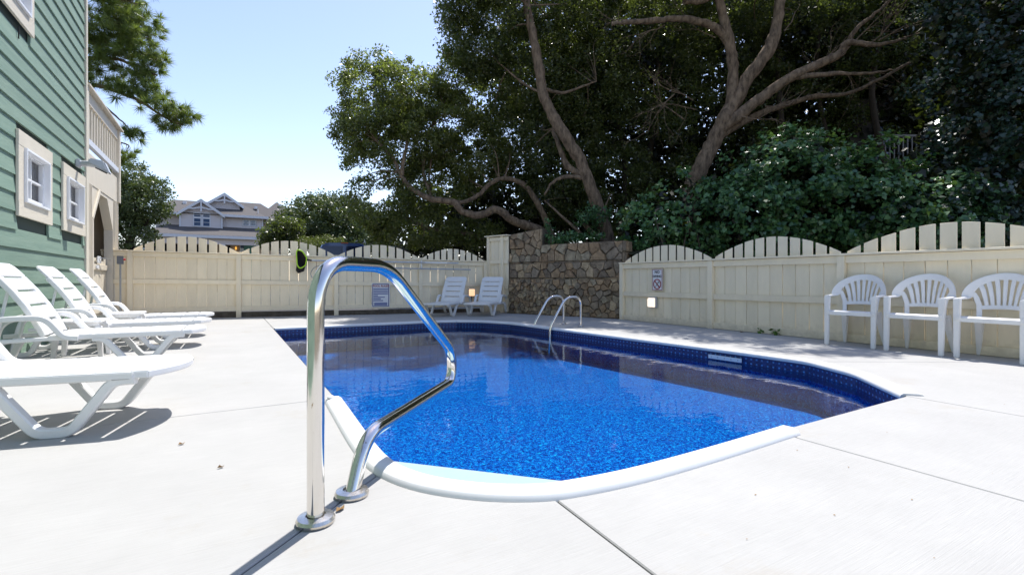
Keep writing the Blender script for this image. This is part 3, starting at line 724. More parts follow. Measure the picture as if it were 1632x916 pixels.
# porch and balcony at the far end of the same house
py0, py1 = 10.16, 13.0
MB().box(-.10, .04, py0 + .002, py0 + .10, -.05, 3.93).build('porch_post', 'trim', hs, bevel=.004)
MB().box(-.10, .03, py1 - .14, py1, 2.42, 3.93).build('porch_post', 'cream2', hs, bevel=.004)
bal = MB().box(-.16, .07, py0, py1 + .06, 3.932, 3.97).build('balcony', 'cream2', hs, bevel=.004)
MB().box(-.06, .0, py0 + .101, py1 - .141, 3.72, 3.93).build('upper_rail', 'cream2', bal, bevel=.003)
MB().box(-.05, .02, py0 + .101, py1 - .141, 3.03, 3.13).build('lower_rail', 'fasc', bal, bevel=.003)
nb = 13
for k in range(nb):
    y = py0 + .2 + (py1 - py0 - .42) * k / (nb - 1)
    MB().box(-.055, -.018, y - .03, y + .03, 3.132, 3.718).build('baluster', 'cream2', bal, bevel=.003)
MB().box(-2.6, -.101, py0, py1, 2.94, 2.99).build('balcony_floor', 'cream2', hs, smooth=False)
MB().box(-.08, -.01, py0 + .101, py1 - .141, 2.42, 2.93).build('fascia', 'cream2', hs, bevel=.003)
# lower screen with clipped-corner opening
opening = [(10.76, 0), (10.76, 1.84), (11.27, 2.36), (11.97, 2.36), (12.50, 1.81), (12.50, 0)]
x0, x1 = -.16, -.02
sc_ = MB()
def wallpoly(pts): sc_.prism([(x0, y, z) for y, z in pts], [(x1, y, z) for y, z in pts])
wallpoly([(py0 + .102, -.05), (10.76, -.05), (10.76, 1.84), (11.27, 2.36), (11.27, 2.418), (py0 + .102, 2.418)])
wallpoly([(11.272, 2.36), (11.97, 2.36), (11.97, 2.418), (11.272, 2.418)])
wallpoly([(12.50, -.05), (py1, -.05), (py1, 2.418), (11.972, 2.418), (11.972, 2.36), (12.50, 1.81)])
sc_.build('porch_screen', 'cream2', hs, smooth=False)
tr = MB()
for (p, q) in (((10.71, .0), (10.71, 1.85)), ((10.71, 1.85), (11.25, 2.40))):
    p = Vector(p); q = Vector(q); d = (q - p).normalized(); nn = Vector((-d.y, d.x)) * .035
    tr.prism([(-.019, *(p - nn)), (-.019, *(q - nn)), (-.019, *(q + nn)), (-.019, *(p + nn))], [(.01, *(p - nn)), (.01, *(q - nn)), (.01, *(q + nn)), (.01, *(p + nn))])
tr.build('opening_trim', 'cream2', hs, bevel=.002)
for k in range(6):
    y = py0 + .13 + k * .085
    if y < 10.66: MB().box(-.0195, .006, y, y + .03, -.04, 2.41).build('batten', 'cream2', hs, bevel=.002)
for k in range(4):
    y = 12.56 + k * .11
    MB().box(-.0195, .003, y, y + .025, -.04, 2.41).build('batten', 'cream2', hs, bevel=.002)
MB().box(-2.6, -2.5, py0, py1, -.05, 2.9).build('porch_wall', 'porchwall', hs, smooth=False)
MB().box(-2.5, -.165, py1 - .1, py1 - .02, -.05, 2.9).build('porch_wall', 'porchwall', hs, smooth=False)
gt = thing('porch_gate', 'low beige board gate with latch inside the clipped porch opening', 'gate', (HX - .12, 10.8, 0))
for k in range(8): MB().box(-.02, .0, .02 + k * .205, .02 + k * .205 + .195, .06, 1.17 + (.05 if k % 2 else 0)).build('board', 'cream2', gt, bevel=.002)
for z0 in (.2, 1.0): MB().box(.001, .03, .01, 1.66, z0, z0 + .10).build('rail', 'cream2', gt, bevel=.002)
MB().box(.031, .05, .62, .80, 1.02, 1.08).build('latch', 'white', gt, bevel=.004)
MB().tube([(.06, .8, 1.22), (.13, 1.28, 1.205)], .008, 8).build('latch_rod', 'galv', gt)
MB().box(.03, .05, .70, .95, 1.12, 1.25).build('latch_plate', 'white', gt, bevel=.006)

# twin-head floodlight on the house corner
sl = thing('security_light', 'white swivelling floodlight bracketed to the green siding beside the corner', 'floodlight', (HX + .03, 9.55, 2.55))
MB().box(0, .05, -.07, .07, -.06, .06).build('base', 'lamp_body', sl, bevel=.01)
MB().tube([(.04, 0, 0), (.16, -.06, .0), (.22, -.1, -.01)], .045, 12).build('arm', 'lamp_body', sl)
hd = MB().prism([(.18, -.26, -.03), (.43, -.26, -.15), (.43, -.04, -.15), (.18, -.04, -.03)], [(.18, -.24, .06), (.36, -.24, .03), (.36, -.06, .03), (.18, -.06, .06)]).build('head', 'lamp_body', sl, bevel=.02)
mt = Matrix.Translation((.315, -.15, -.098)) @ Matrix.Rotation(math.radians(28), 4, 'Y')
MB().box(-.075, .075, -.035, .035, -.012, .004, mt).build('lens', 'sign_black', hd, bevel=.004)

# conduit with switch box where the fence meets the porch
cd = thing('conduit_pole', 'grey electrical box with red button on a thin conduit by the porch', 'electrical box', (-1.83, 12.02, 0))
MB().tube([(0, 0, 0), (0, 0, 1.13)], .017, 10).build('conduit', 'galv', cd)
MB().box(-.05, .05, -.035, .035, 1.12, 1.28).build('box', 'grey_box', cd, bevel=.006)
MB().lathe([(.018, 0), (.018, .03), (.012, .034)], 12).build('button', 'red', cd).matrix_local = Matrix.Translation((.05, 0, 1.21)) @ Matrix.Rotation(math.pi / 2, 4, 'Y')

# ------------------------------------------------------------------ loungers
def make_lounger(name, label, mat, group):
    r = thing(name, label, 'lounger', group=group); OX = .95       # local x: foot end at +OX
    def X(x): return x + OX
    for sy in (-1, 1):
        y = sy * .30
        MB().sweep([(X(-.17), .294), (X(-.6), .292), (X(-1.15), .290), (X(-1.62), .275)], .05, .036, y).build('side_rail', mat, r)
        pts = fillet([(X(-.15), 0, .278), (X(-.25), 0, .274), (X(-.43), 0, .022), (X(-.57), 0, .022), (X(-.76), 0, .272), (X(-.84), 0, .276)], [.07, .045, .045, .06], 5)
        MB().sweep([(p.x, p.z) for p in pts], .054, .050, sy * .298).build('front_leg', mat, r)
        pts = fillet([(X(-.93), 0, .29), (X(-1.03), 0, .30), (X(-1.15), 0, .475), (X(-1.44), 0, .475), (X(-1.66), 0, .40), (X(-1.74), 0, .02), (X(-1.60), 0, .02), (X(-1.50), 0, .25)], [.05, .07, .1, .09, .06, .06], 5)
        MB().sweep([(p.x, p.z) for p in pts], .054, .048, sy * .34).build('arm', mat, r)
    n = 7; pit = 1.13 / n
    for k in range(n):
        xa, xb = X(-1.15 + k * pit + .009), X(-1.15 + (k + 1) * pit - .009)
        if k < n - 1:
            mb = MB()
            mb.prism([(xa, -.315, .300), (xb, -.315, .300), (xb, .315, .300), (xa, .315, .300)], [(xa, -.31, .322), (xb, -.31, .322), (xb, .31, .322), (xa, .31, .322)])
        else:
            o = [(xa, -.325), (xb - .06, -.318)] + [(xb - .06 + .10 * math.sin(t) ** .8 , -.31 + .62 * (t / math.pi)) for t in [math.pi * q / 10 for q in range(1, 10)]] + [(xb - .06, .318), (xa, .325)]
            mb = MB().prism([(x, y, .284) for x, y in o], [(x, y * .985, .322) for x, y in o])
        mb.build('seat_slat', mat, r, bevel=.006)
    # side skirts of the moulded seat
    for sy in (-1, 1): MB().box(X(-1.14), X(-.150), sy * .3155 - .0135, sy * .3155 + .0135, .278, .3185).build('skirt', mat, r, bevel=.006)
    H = Vector((X(-1.17), 0, .315)); T = Vector((X(-1.56), 0, .965)); ex = (T - H).normalized(); nz = Vector((ex.z, 0, -ex.x)); Lb = (T - H).length
    def B(s, y, w):
        p = H + ex * s + nz * (w + .035 * math.sin(math.pi * s / Lb) - .02 * (s / Lb)); return (p.x, y, p.z)
    def panel(s0, s1, y0, y1, w0=-.012, w1=.012, rnd_top=False):
        m = 4; vs = []; fs = []
        for i in range(m + 1):
            s = s0 + (s1 - s0) * i / m; ya, yb = y0, y1
            if rnd_top:
                q = max(0, (i / m - .45) / .55); ya = y0 + .055 * (1 - math.sqrt(max(0, 1 - q * q))); yb = y1 - (ya - y0)
            vs += [B(s, ya, w0), B(s, yb, w0), B(s, yb, w1), B(s, ya, w1)]
        for i in range(m):
            a = 4 * i; b = a + 4
            fs += [(a, a + 1, b + 1, b), (a + 1, a + 2, b + 2, b + 1), (a + 2, a + 3, b + 3, b + 2), (a + 3, a, b, b + 3)]
        fs += [(0, 3, 2, 1), (4 * m, 4 * m + 1, 4 * m + 2, 4 * m + 3)]
        return MB().add(vs, fs)
    panel(Lb - .155, Lb, -.292, .292, rnd_top=True).build('head_panel', mat, r, bevel=.005)
    for sy in (-1, 1): panel(0, Lb - .156, sy * .292 - (.095 if sy > 0 else 0), sy * .292 + (.095 if sy < 0 else 0), -.03, .0105).build('back_stile', mat, r, bevel=.005)
    ns = 4; ph = (Lb - .155) / ns
    for k in range(ns): panel(k * ph + .004, (k + 1) * ph - .019, -.1965, .1965, -.010, .010).build('back_slat', mat, r, bevel=.005)
    MB().tube([(X(-1.50), -.25, .24), (X(-1.42), -.25, .70)], .013, 6).tube([(X(-1.50), .25, .24), (X(-1.42), .25, .70)], .013, 6).tube([(X(-1.50), -.31, .245), (X(-1.50), .31, .245)], .015, 6).build('back_brace', mat, r)
    return r
LG = 'white plastic loungers along the green house'
lg1 = make_lounger('sun_lounger', 'white plastic lounger closest to the handrail, its back cut off by the picture edge', 'plastic', LG)
def put(o, foot, rz):
    d = .95
    o.location = (foot[0] - d * math.cos(rz), foot[1] - d * math.sin(rz), 0); o.rotation_euler = (0, 0, rz)
put(lg1, (-.215, 3.50), math.radians(-13))
for (fx, fy, rz, lb) in ((-.215, 5.98, -2, 'white reclined lounger against the siding, second along from the handrail'),
                         (-.20, 7.27, -1, 'white reclined lounger between two others, third along from the handrail'),
                         (-.20, 8.52, 0, 'white reclined lounger at the house corner nearest the back fence')):
    o = dup(lg1, (0, 0, 0), 0, lb, LG); put(o, (fx, fy), math.radians(rz))
BG = 'white plastic loungers by the back fence'
for (fx, fy, rz, lb) in ((3.78, 9.92, -134, 'white lounger by the back fence, standing left of the low fence lamp'),
                         (4.60, 9.55, -134, 'white lounger by the back fence, standing beside the stone wall')):
    o = dup(lg1, (0, 0, 0), 0, lb, BG); put(o, (fx, fy), math.radians(rz))
    o.scale = (.93, .93, .93)
# low side tables between the loungers
def make_table(name, label):
    r = thing(name, label, 'side table', group='low white side tables between loungers')
    MB().box(-.2, .2, -.2, .2, .372, .395).build('top', 'plastic_aged', r, bevel=.008)
    MB().box(-.17, .17, -.17, .17, .335, .370).build('apron', 'plastic_aged', r, bevel=.004)
    for sx in (-1, 1):
        for sy in (-1, 1):
            MB().prism([(sx * .185 - .018, sy * .185 - .018, 0), (sx * .185 + .018, sy * .185 - .018, 0), (sx * .185 + .018, sy * .185 + .018, 0), (sx * .185 - .018, sy * .185 + .018, 0)],
                       [(sx * .16 - .028, sy * .16 - .028, .336), (sx * .16 + .028, sy * .16 - .028, .336), (sx * .16 + .028, sy * .16 + .028, .336), (sx * .16 - .028, sy * .16 + .028, .336)]).build('leg', 'plastic_aged', r, bevel=.004)
    return r
st = make_table('side_table', 'low white plastic side table between the second and third loungers')
st.location = (-1.32, 6.62, 0)
dup(st, (-1.15, 7.9, 0), 0, 'low white plastic side table between the third lounger and the one at the house corner', 'low white side tables between loungers')

# ------------------------------------------------------------------ armchairs (front towards local +y)
def make_chair(name, label, group):
    r = thing(name, label, 'armchair', group=group); mat = 'plastic_aged'
    def S(x, z, o=0): return (x, -.165 - .17 * (z - .42) + .15 * (x / .28) ** 2 + o, z)
    def strip(path, w, th=.016):
        n = len(path); vs = []
        for i in range(n):
            a = path[max(0, i - 1)]; b = path[min(n - 1, i + 1)]; t = Vector((b[0] - a[0], b[1] - a[1])).normalized()
            ww = w[i] if isinstance(w, list) else w
            ex, ez = -t.y * ww / 2, t.x * ww / 2; x, z = path[i]
            vs += [S(x - ex, z - ez, th / 2), S(x + ex, z + ez, th / 2), S(x + ex, z + ez, -th / 2), S(x - ex, z - ez, -th / 2)]
        fs = []
        for i in range(n - 1):
            a = 4 * i; b = a + 4; fs += [(a, a + 1, b + 1, b), (a + 1, a + 2, b + 2, b + 1), (a + 2, a + 3, b + 3, b + 2), (a + 3, a, b, b + 3)]
        fs += [(0, 3, 2, 1), (4 * n - 4, 4 * n - 3, 4 * n - 2, 4 * n - 1)]
        return MB().add(vs, fs)
    arch = [(.258 * math.cos(t), .622 + .222 * math.sin(t) ** .9) for t in [math.pi * i / 28 for i in range(29)]]
    strip(arch, .072, .022).build('back_arch', mat, r, bevel=.005)
    strip([(-.165, .515), (-.08, .522), (0, .524), (.08, .522), (.165, .515)], .04, .02).build('lower_band', mat, r, bevel=.004)
    for sx in (-1, 1): strip([(sx * .172, .40), (sx * .174, .47), (sx * .178, .54), (sx * .200, .62), (sx * .222, .67)], [.035, .036, .036, .034, .03], .018).build('side_stile', mat, r, bevel=.004)
    for k in range(7):
        f = (k - 3) / 3.6; xb = f * .150; th = math.pi / 2 - f * 1.02
        xt, zt = .235 * math.cos(th), .615 + .205 * math.sin(th)
        strip([(xb, .53), (xb * 1.02 + (xt - xb) * .22, .53 + (zt - .53) * .36), (xb + (xt - xb) * .58, .53 + (zt - .53) * .70), (xt, zt)], [.026, .030, .033, .036], .014).build('back_rib', mat, r, bevel=.003)
    # seat: dished slab with rolled front edge
    nx, ny = 8, 8; vs = []; fs = []
    def seat_pt(i, j, dz):
        v = j / ny; w = .205 + .035 * v; x = (i / nx * 2 - 1) * w; y = -.18 + .40 * v
        z = .415 + .02 * v - .018 * (1 - (i / nx * 2 - 1) ** 2) * math.sin(math.pi * min(1, v * 1.1)) - (.018 if j == ny else 0) + dz; return (x, y, z)
    for dz in (0, -.022):
        for j in range(ny + 1):
            for i in range(nx + 1): vs.append(seat_pt(i, j, dz - (.02 if (dz and j == ny) else 0)))
    K = (nx + 1) * (ny + 1)
    for j in range(ny):
        for i in range(nx):
            a = j * (nx + 1) + i; fs.append((a, a + 1, a + nx + 2, a + nx + 1)); fs.append((K + a, K + a + nx + 1, K + a + nx + 2, K + a + 1))
    for i in range(nx):
        fs.append((i, K + i, K + i + 1, i + 1)); a = ny * (nx + 1) + i; fs.append((a, a + 1, K + a + 1, K + a))
    for j in range(ny):
        a = j * (nx + 1); fs.append((a, a + nx + 1, K + a + nx + 1, K + a)); a += nx; fs.append((a, K + a, K + a + nx + 1, a + nx + 1))
    MB().add(vs, fs).build('seat', mat, r)
    for sx in (-1, 1):
        # arm sweeping from the arch to the top of the front leg
        pa = spline([(sx * .256, S(.256, .625)[1], .625), (sx * .262, -.03, .616), (sx * .262, .11, .612), (sx * .252, .195, .606)], 5)
        mb = MB(); vs = []; n = len(pa)
        for i, p in enumerate(pa):
            w = .032 if i < n - 3 else .03
            vs += [(p.x - w, p.y, p.z - .010), (p.x + w, p.y, p.z - .014), (p.x + w, p.y, p.z + .004), (p.x - w * .4, p.y, p.z + .013), (p.x - w, p.y, p.z + .008)]
        fs = [(i * 5 + j, i * 5 + (j + 1) % 5, (i + 1) * 5 + (j + 1) % 5, (i + 1) * 5 + j) for i in range(n - 1) for j in range(5)] + [tuple(range(4, -1, -1)), tuple((n - 1) * 5 + j for j in range(5))]
        mb.add(vs, fs).build('arm', mat, r, bevel=.004)
        def leg(pb, pt, wb, wt, db, dt):
            return MB().prism([(pb[0] - wb, pb[1] - db, pb[2]), (pb[0] + wb, pb[1] - db, pb[2]), (pb[0] + wb, pb[1] + db, pb[2]), (pb[0] - wb, pb[1] + db, pb[2])],
                              [(pt[0] - wt, pt[1] - dt, pt[2]), (pt[0] + wt, pt[1] - dt, pt[2]), (pt[0] + wt, pt[1] + dt, pt[2]), (pt[0] - wt, pt[1] + dt, pt[2])])
        leg((sx * .248, .212, 0), (sx * .250, .185, .612), .022, .030, .020, .024).build('front_leg', mat, r, bevel=.007)
        leg((sx * .215, -.225, 0), (sx * .178, -.135, .405), .014, .036, .016, .036).build('rear_leg', mat, r, bevel=.006)
        MB().prism([(sx * .243 - .02, .17, .375), (sx * .243 + .01, .17, .375), (sx * .243 + .01, .23, .39), (sx * .243 - .02, .23, .39)], [(sx * .235 - .02, .10, .425), (sx * .243 + .008, .10, .425), (sx * .243 + .008, .23, .435), (sx * .235 - .02, .23, .435)]).build('seat_bracket', mat, r, bevel=.004)
    return r
CG = 'white fan-back armchairs in a row'
ch = make_chair('armchair', 'white fan-back plastic armchair standing farthest along the fence, by its post', CG)
ch.location = (6.72, 3.06, 0); ch.rotation_euler = (0, 0, math.radians(90 + 4))
dup(ch, (6.73, 2.415, 0), math.radians(90), 'white fan-back plastic armchair between the two other armchairs', CG)
dup(ch, (6.74, 1.79, 0), math.radians(90 - 2), 'white fan-back plastic armchair cut off by the picture edge', CG)

# ------------------------------------------------------------------ stainless handrail and far ladder
hr = thing('pool_handrail', 'large polished steel handrail bent over the near corner of the pool', 'handrail', (.248, 1.719, 0), math.radians(45))
hp = fillet([(0, 0, .0), (0, 0, .862), (.47, 0, .862), (1.20, 0, .40), (1.20, 0, .225), (.30, 0, .195), (.209, 0, .0)], [.17, .13, .13, .10, .18], 10)
MB().tube(hp, .0275, 20).build('rail', 'steel', hr, ang=60)
for (x, s) in ((0, 1.0), (.209, 1.0)):
    MB().lathe([(.060, .001), (.062, .012), (.057, .022), (.032, .026), (.030, .02)], 28, (x, 0, 0)).build('escutcheon', 'steel_worn', hr)
ld = thing('pool_ladder', 'pair of steel grab rails with submerged treads below the stone wall', 'ladder', (5.28, 6.70, 0), math.radians(180 - 3))
for y in (0, -.54):
    pth = fillet([(0, y, .0), (.0, y, .52), (.30, y, .52), (.62, y, .03), (.64, y, -.455)], [.16, .14, .10], 8)
    MB().tube(pth, .021, 14).build('rail', 'steel', ld, ang=60)
    MB().lathe([(.05, .001), (.052, .012), (.046, .02), (.026, .022)], 20, (0, y, 0)).build('escutcheon', 'steel_worn', ld)
for zt in (-.26, -.38): MB().box(.60, .68, -.52, -.02, zt, zt + .03).build('tread', 'white', ld, bevel=.005)

# ------------------------------------------------------------------ signs, lamps, net and pole on the fences
def on_back(x, z, y=-.045):
    c, s = math.cos(BR), math.sin(BR); return (-1.9 + x * c - y * s, 12.55 + x * s + y * c, z)
ps = thing('pool_rules_sign', 'white and blue POOL RULES sign fixed low on the back fence', 'sign', on_back(5.113, .455, -.043), BR)
MB().box(-.205, .205, -.006, 0, -.285, .285).build('panel', 'sign_white', ps, bevel=.002)
for (a, b, c, d) in ((-.185, .185, .255, .27), (-.185, .185, -.27, -.257), (-.19, -.174, -.257, .255), (.174, .19, -.257, .255)):
    MB().box(a, b, -.0085, -.0065, c, d).build('border', 'sign_blue', ps)
link('lettering', text_mesh('POOL RULES', .066, 'sign_red', bold=.0018), ps).matrix_local = Matrix.Translation((0, -.0085, .215)) @ Matrix.Rotation(math.pi / 2, 4, 'X')
rows = [(.335, 1), (.33, 1), (.33, 1), (.33, 1), (.10, 0), (.26, 1), (.17, 1), (.22, 0)]
for i, (w, _) in enumerate(rows):
    z = .15 - i * .040
    MB().box(-.165, -.165 + w, -.0085, -.0065, z - .013, z + .013).build('small_print', 'sign_text', ps)
MB().box(-.15, .15, -.0085, -.0065, -.245, -.175).build('small_print', 'sign_text', ps)
nd = thing('no_diving_sign', 'white NO DIVING sign with crossed red circle on the side fence', 'sign', (6.957, 6.523, .815), -math.pi / 2)
MB().box(-.128, .128, -.006, 0, -.20, .20).build('panel', 'sign_white', nd, bevel=.002)
for (a, b, c, d) in ((-.122, .122, .186, .194), (-.122, .122, -.194, -.186), (-.122, -.114, -.186, .186), (.114, .122, -.186, .186)):
    MB().box(a, b, -.0085, -.0065, c, d).build('border', 'sign_red', nd)
link('lettering', text_mesh('NO', .075, 'sign_black', bold=.001), nd).matrix_local = Matrix.Translation((0, -.0085, .142)) @ Matrix.Rotation(math.pi / 2, 4, 'X')
link('lettering', text_mesh('DIVING', .062, 'sign_black', bold=.001), nd).matrix_local = Matrix.Translation((0, -.0085, .062)) @ Matrix.Rotation(math.pi / 2, 4, 'X')
mb = MB(); nn = 36; vs = []
for i in range(nn):
    a = 2 * math.pi * i / nn
    for rr, yy in ((.098, -.0085), (.078, -.0085), (.078, -.0065), (.098, -.0065)): vs.append((rr * math.cos(a), yy, -.082 + rr * math.sin(a)))
mb.add(vs, [(i * 4 + j, i * 4 + (j + 1) % 4, ((i + 1) % nn) * 4 + (j + 1) % 4, ((i + 1) % nn) * 4 + j) for i in range(nn) for j in range(4)])
mb.box(-.010, .010, -.0105, -.0088, -.085, .085, Matrix.Translation((0, 0, -.082)) @ Matrix.Rotation(math.radians(-45), 4, 'Y'))
mb.build('prohibition_ring', 'sign_red', nd)
fg = MB()      # small diver pictogram
for (p, q, w) in (((.045, -.03), (-.0, -.08), .010), ((-.0, -.08), (-.045, -.135), .010), ((-.0, -.08), (.03, -.135), .009), ((.045, -.03), (.05, -.07), .006)):
    p = Vector((p[0], 0, p[1])); q = Vector((q[0], 0, q[1])); fg.tube([p + Vector((0, -.0075, 0)), q + Vector((0, -.0075, 0))], w * .5, 6)
fg.build('pictogram', 'sign_black', nd).scale = (1, 1, 1)
fl = thing('fence_lamp', 'small white lit box lamp under the NO DIVING sign', 'lamp', (6.997, 6.65, .385), -math.pi / 2)
MB().box(-.095, .095, -.055, .0, -.10, .10).build('housing', 'lamp_body', fl, bevel=.006)
MB().prism([(-.088, -.0555, -.09), (.088, -.0555, -.09), (.088, -.0555, .09), (-.088, -.0555, .09)], [(-.075, -.10, -.08), (.075, -.10, -.08), (.075, -.10, .06), (-.075, -.10, .06)]).build('lens', 'lamp_glass', fl, bevel=.008)
fl2 = thing('fence_lamp', 'small glowing amber lamp on a dark stem between the two back loungers', 'lamp', on_back(7.34, .50, .0), BR)
MB().box(-.085, .085, -.05, .0, -.10, .10).build('housing', 'lamp_body', fl2, bevel=.006)
MB().prism([(-.078, -.0505, -.09), (.078, -.0505, -.09), (.078, -.0505, .09), (-.078, -.0505, .09)], [(-.068, -.09, -.08), (.068, -.09, -.08), (.068, -.09, .06), (-.068, -.09, .06)]).build('lens', 'lamp_warm', fl2, bevel=.008)
MB().tube([(0, -.03, -.10), (0, -.03, -.50)], .014, 8).build('stem', 'grey_box', fl2)

NX0, NZ0 = 3.24, 1.47
sk = thing('skimmer_net', 'black pool net with lime green rim on a long pole hung on the fence', 'pool net', on_back(3.24, .9, -.11), BR)
outl = [(.065, .585), (.16, .565), (.262, .41), (.232, .235), (.12, .165), (.062, .235), (.045, .52)]
pts = fillet([(x, -.06, z) for x, z in outl] + [(outl[0][0], -.06, outl[0][1])], .045, 4)
MB().tube(pts, .013, 8).build('rim', 'lime', sk)
bag = [(x, z) for x, z in outl]; cxb, czb = .15, .38; vs = []
for k, (sc1, yy, dz) in enumerate(((.98, -.055, 0), (.85, .0, -.03), (.55, .05, -.10), (.2, .06, -.14))):
    vs += [(cxb + (x - cxb) * sc1, yy, czb + (z - czb) * sc1 + dz) for x, z in bag]
nb_ = len(bag); fs = [(i * nb_ + j, i * nb_ + (j + 1) % nb_, (i + 1) * nb_ + (j + 1) % nb_, (i + 1) * nb_ + j) for i in range(3) for j in range(nb_)] + [tuple(3 * nb_ + j for j in range(nb_))]
vs2 = [(.05, -.05, .25), (.23, -.05, .22), (.20, .0, .11), (.08, .0, .06), (.03, -.02, .12)]
MB().add(vs, fs).add(vs2, [(0, 1, 2, 3, 4)]).build('bag', 'netting', sk)
MB().tube([(.262, -.06, .37), (.36, -.05, .35)], .016, 8).build('socket', 'netting', sk)
MB().tube([(.34, -.05, .352), (3.74, -.02, .335)], .014, 10).build('pole', 'alu', sk)
MB().tube([(2.9, -.024, .3395), (3.45, -.021, .336)], .017, 10).build('grip', 'white', sk)
hk = thing('life_hook', 'thin grey rescue hook on a lower pole below the net pole', 'rescue hook', on_back(3.6, .9, -.10), BR)
hookp = spline([(.30, 0, .215), (.16, 0, .235), (.04, 0, .18), (-.02, 0, .07), (.0, 0, -.02), (.03, 0, -.03)], 6)
MB().tube(hookp, .008, 8).build('hook', 'galv', hk)
MB().tube([(.28, 0, .215), (3.70, .0, .175)], .011, 8).build('pole', 'alu', hk)
for x in (4.13, 6.07):
    br = thing('pole_bracket', 'white hook bracket on the fence post %s' % ('left of the POOL RULES sign' if x < 5 else 'right of the POOL RULES sign'), 'bracket', on_back(x, 1.2, -.062), BR, 'hook brackets on the back fence')
    MB().box(-.012, .012, -.012, 0, -.12, .10).build('plate', 'white', br, bevel=.003)
    for z in (-.095, .02): MB().tube(fillet([(0, -.012, z), (0, -.075, z), (0, -.085, z + .055)], .02, 4), .006, 6).build('hook', 'white', br)

# ------------------------------------------------------------------ vegetation
def leaf_cloud(name, centers, normals, size, mat, parent, rng, wid=.52, kind='rhomb', var=.35, droop=0.0):
    """one joined mesh of small folded leaves"""
    n = len(centers); c = np.asarray(centers, dtype=np.float64)
    nrm = rng.normal(size=(n, 3)); nrm += normals; nrm /= np.linalg.norm(nrm, axis=1)[:, None] + 1e-9
    a = rng.normal(size=(n, 3)); a[:, 2] -= droop; a -= nrm * (a * nrm).sum(1)[:, None]; a /= np.linalg.norm(a, axis=1)[:, None] + 1e-9
    b = np.cross(nrm, a); L = size * (1 + var * rng.uniform(-1, 1, n))[:, None]; W = L * wid
    if kind == 'rhomb':
        v = np.stack([c - a * L * .5, c + b * W * .5 - a * L * .05, c + a * L * .5, c - b * W * .5 - a * L * .05], 1); k = 4
    else:              # heart-shaped
        v = np.stack([c - a * L * .32, c + b * W * .40 - a * L * .45, c + b * W * .52 - a * L * .08 - nrm * L * .08, c + a * L * .55 - nrm * L * .06, c - b * W * .52 - a * L * .08 - nrm * L * .08, c - b * W * .40 - a * L * .45], 1); k = 6
    me = np_mesh(name, v.reshape(-1, 3), k, np.arange(n * k), mat); return link(name, me, parent)

def blob_clusters(blobs, ncl, rng, shell=.45):
    """cluster centres in ellipsoids given as (u, v, depth, half-width px, half-height px, half-depth m)"""
    vol = np.array([b[3] * b[4] for b in blobs], float); vol /= vol.sum(); out = []; outn = []
    fw = np.array([FW[0], FW[1], 0]); rt = np.array([RT[0], RT[1], 0]); up = np.array([0, 0, 1.0])
    for b, w in zip(blobs, vol):
        k = max(1, int(ncl * w)); d = rng.normal(size=(k, 3)); d /= np.linalg.norm(d, axis=1)[:, None]
        r = rng.uniform(shell, 1, k) ** .6; d = d * r[:, None]
        o = np.array(P(b[0], b[1], b[2])); s = b[2] / FPX
        out.append(o + d[:, :1] * rt * b[3] * s + d[:, 1:2] * up * b[4] * s + d[:, 2:] * fw * b[5]); outn.append(d[:, :1] * rt + d[:, 1:2] * up + d[:, 2:] * fw)
    return np.concatenate(out), np.concatenate(outn)

def scatter(cl, nl, crad, rng, flat=.7):
    n = len(cl); rad = crad * rng.uniform(.55, 1.3, n)
    idx = np.repeat(np.arange(n), nl); d = rng.normal(size=(len(idx), 3)); d /= np.linalg.norm(d, axis=1)[:, None]
    d *= (rng.uniform(0, 1, len(idx)) ** .45)[:, None]; d[:, 2] *= flat
    return cl[idx] + d * rad[idx][:, None], idx

def limbs(mb, specs, seg=9, wob=0.0, rng=None):
    """specs: lists of (u, v, depth, radius)"""
    pts_out = []
    for sp in specs:
        pts = [P(u, v, t) for (u, v, t, r) in sp]; rr = [r for (_, _, _, r) in sp]
        path = spline(pts, 6); rad = lerp_list(rr, 6)
        if rng is not None:
            path = [p + Vector(rng.normal(size=3)) * wob for p in path]; rad = [r * (1 + .05 * float(rng.normal())) for r in rad]
        mb.tube(path, rad, seg); pts_out += list(zip(path, rad))
    return pts_out

def twigs(mb, anchors, targets, rng, n, r0=.018):
    an = np.array([a[0] for a in anchors]); ti = rng.choice(len(targets), min(n, len(targets)), replace=False)
    for i in ti:
        t = targets[i]; dd = np.linalg.norm(an - t, axis=1); j = int(np.argmin(dd)); a = Vector(an[j]); b = Vector(t)
        if dd[j] < .15 or dd[j] > 1.7: continue
        m = a.lerp(b, .5) + Vector(rng.normal(size=3)) * dd[j] * .12 + Vector((0, 0, .06 * dd[j])); r = min(anchors[j][1] * .5, r0 + .006 * dd[j])
        mb.tube(spline([a, m, b], 4), lerp_list([r, r * .6, r * .25], 4), 5)

def tree(name, label, cat_group, blobs, ncl, nl, crad, lsize, leafm, trunk_specs, bark='bark', seed=1, ntw=60, extra=None, upbias=.35, wid=.52, shell=.45):
    rng = np.random.default_rng(seed)
    base = P(*trunk_specs[0][0][:3]); root = thing(name, label, 'tree', (0, 0, 0), 0, cat_group)
    cl, nr = blob_clusters(blobs, ncl, rng, shell)
    mb = MB(); an = limbs(mb, trunk_specs, 10, .008, rng); twigs(mb, an, cl, rng, ntw)
    if extra: extra(mb, an, rng)
    mb.build('trunk', bark, root, ang=70)
    c, idx = scatter(cl, nl, crad, rng)
    leaf_cloud('crown', c, nr[idx] * .5 + np.array([0, 0, upbias]), lsize, leafm, root, rng, wid)
    return root
TG = 'old live oaks leaning over the pool'
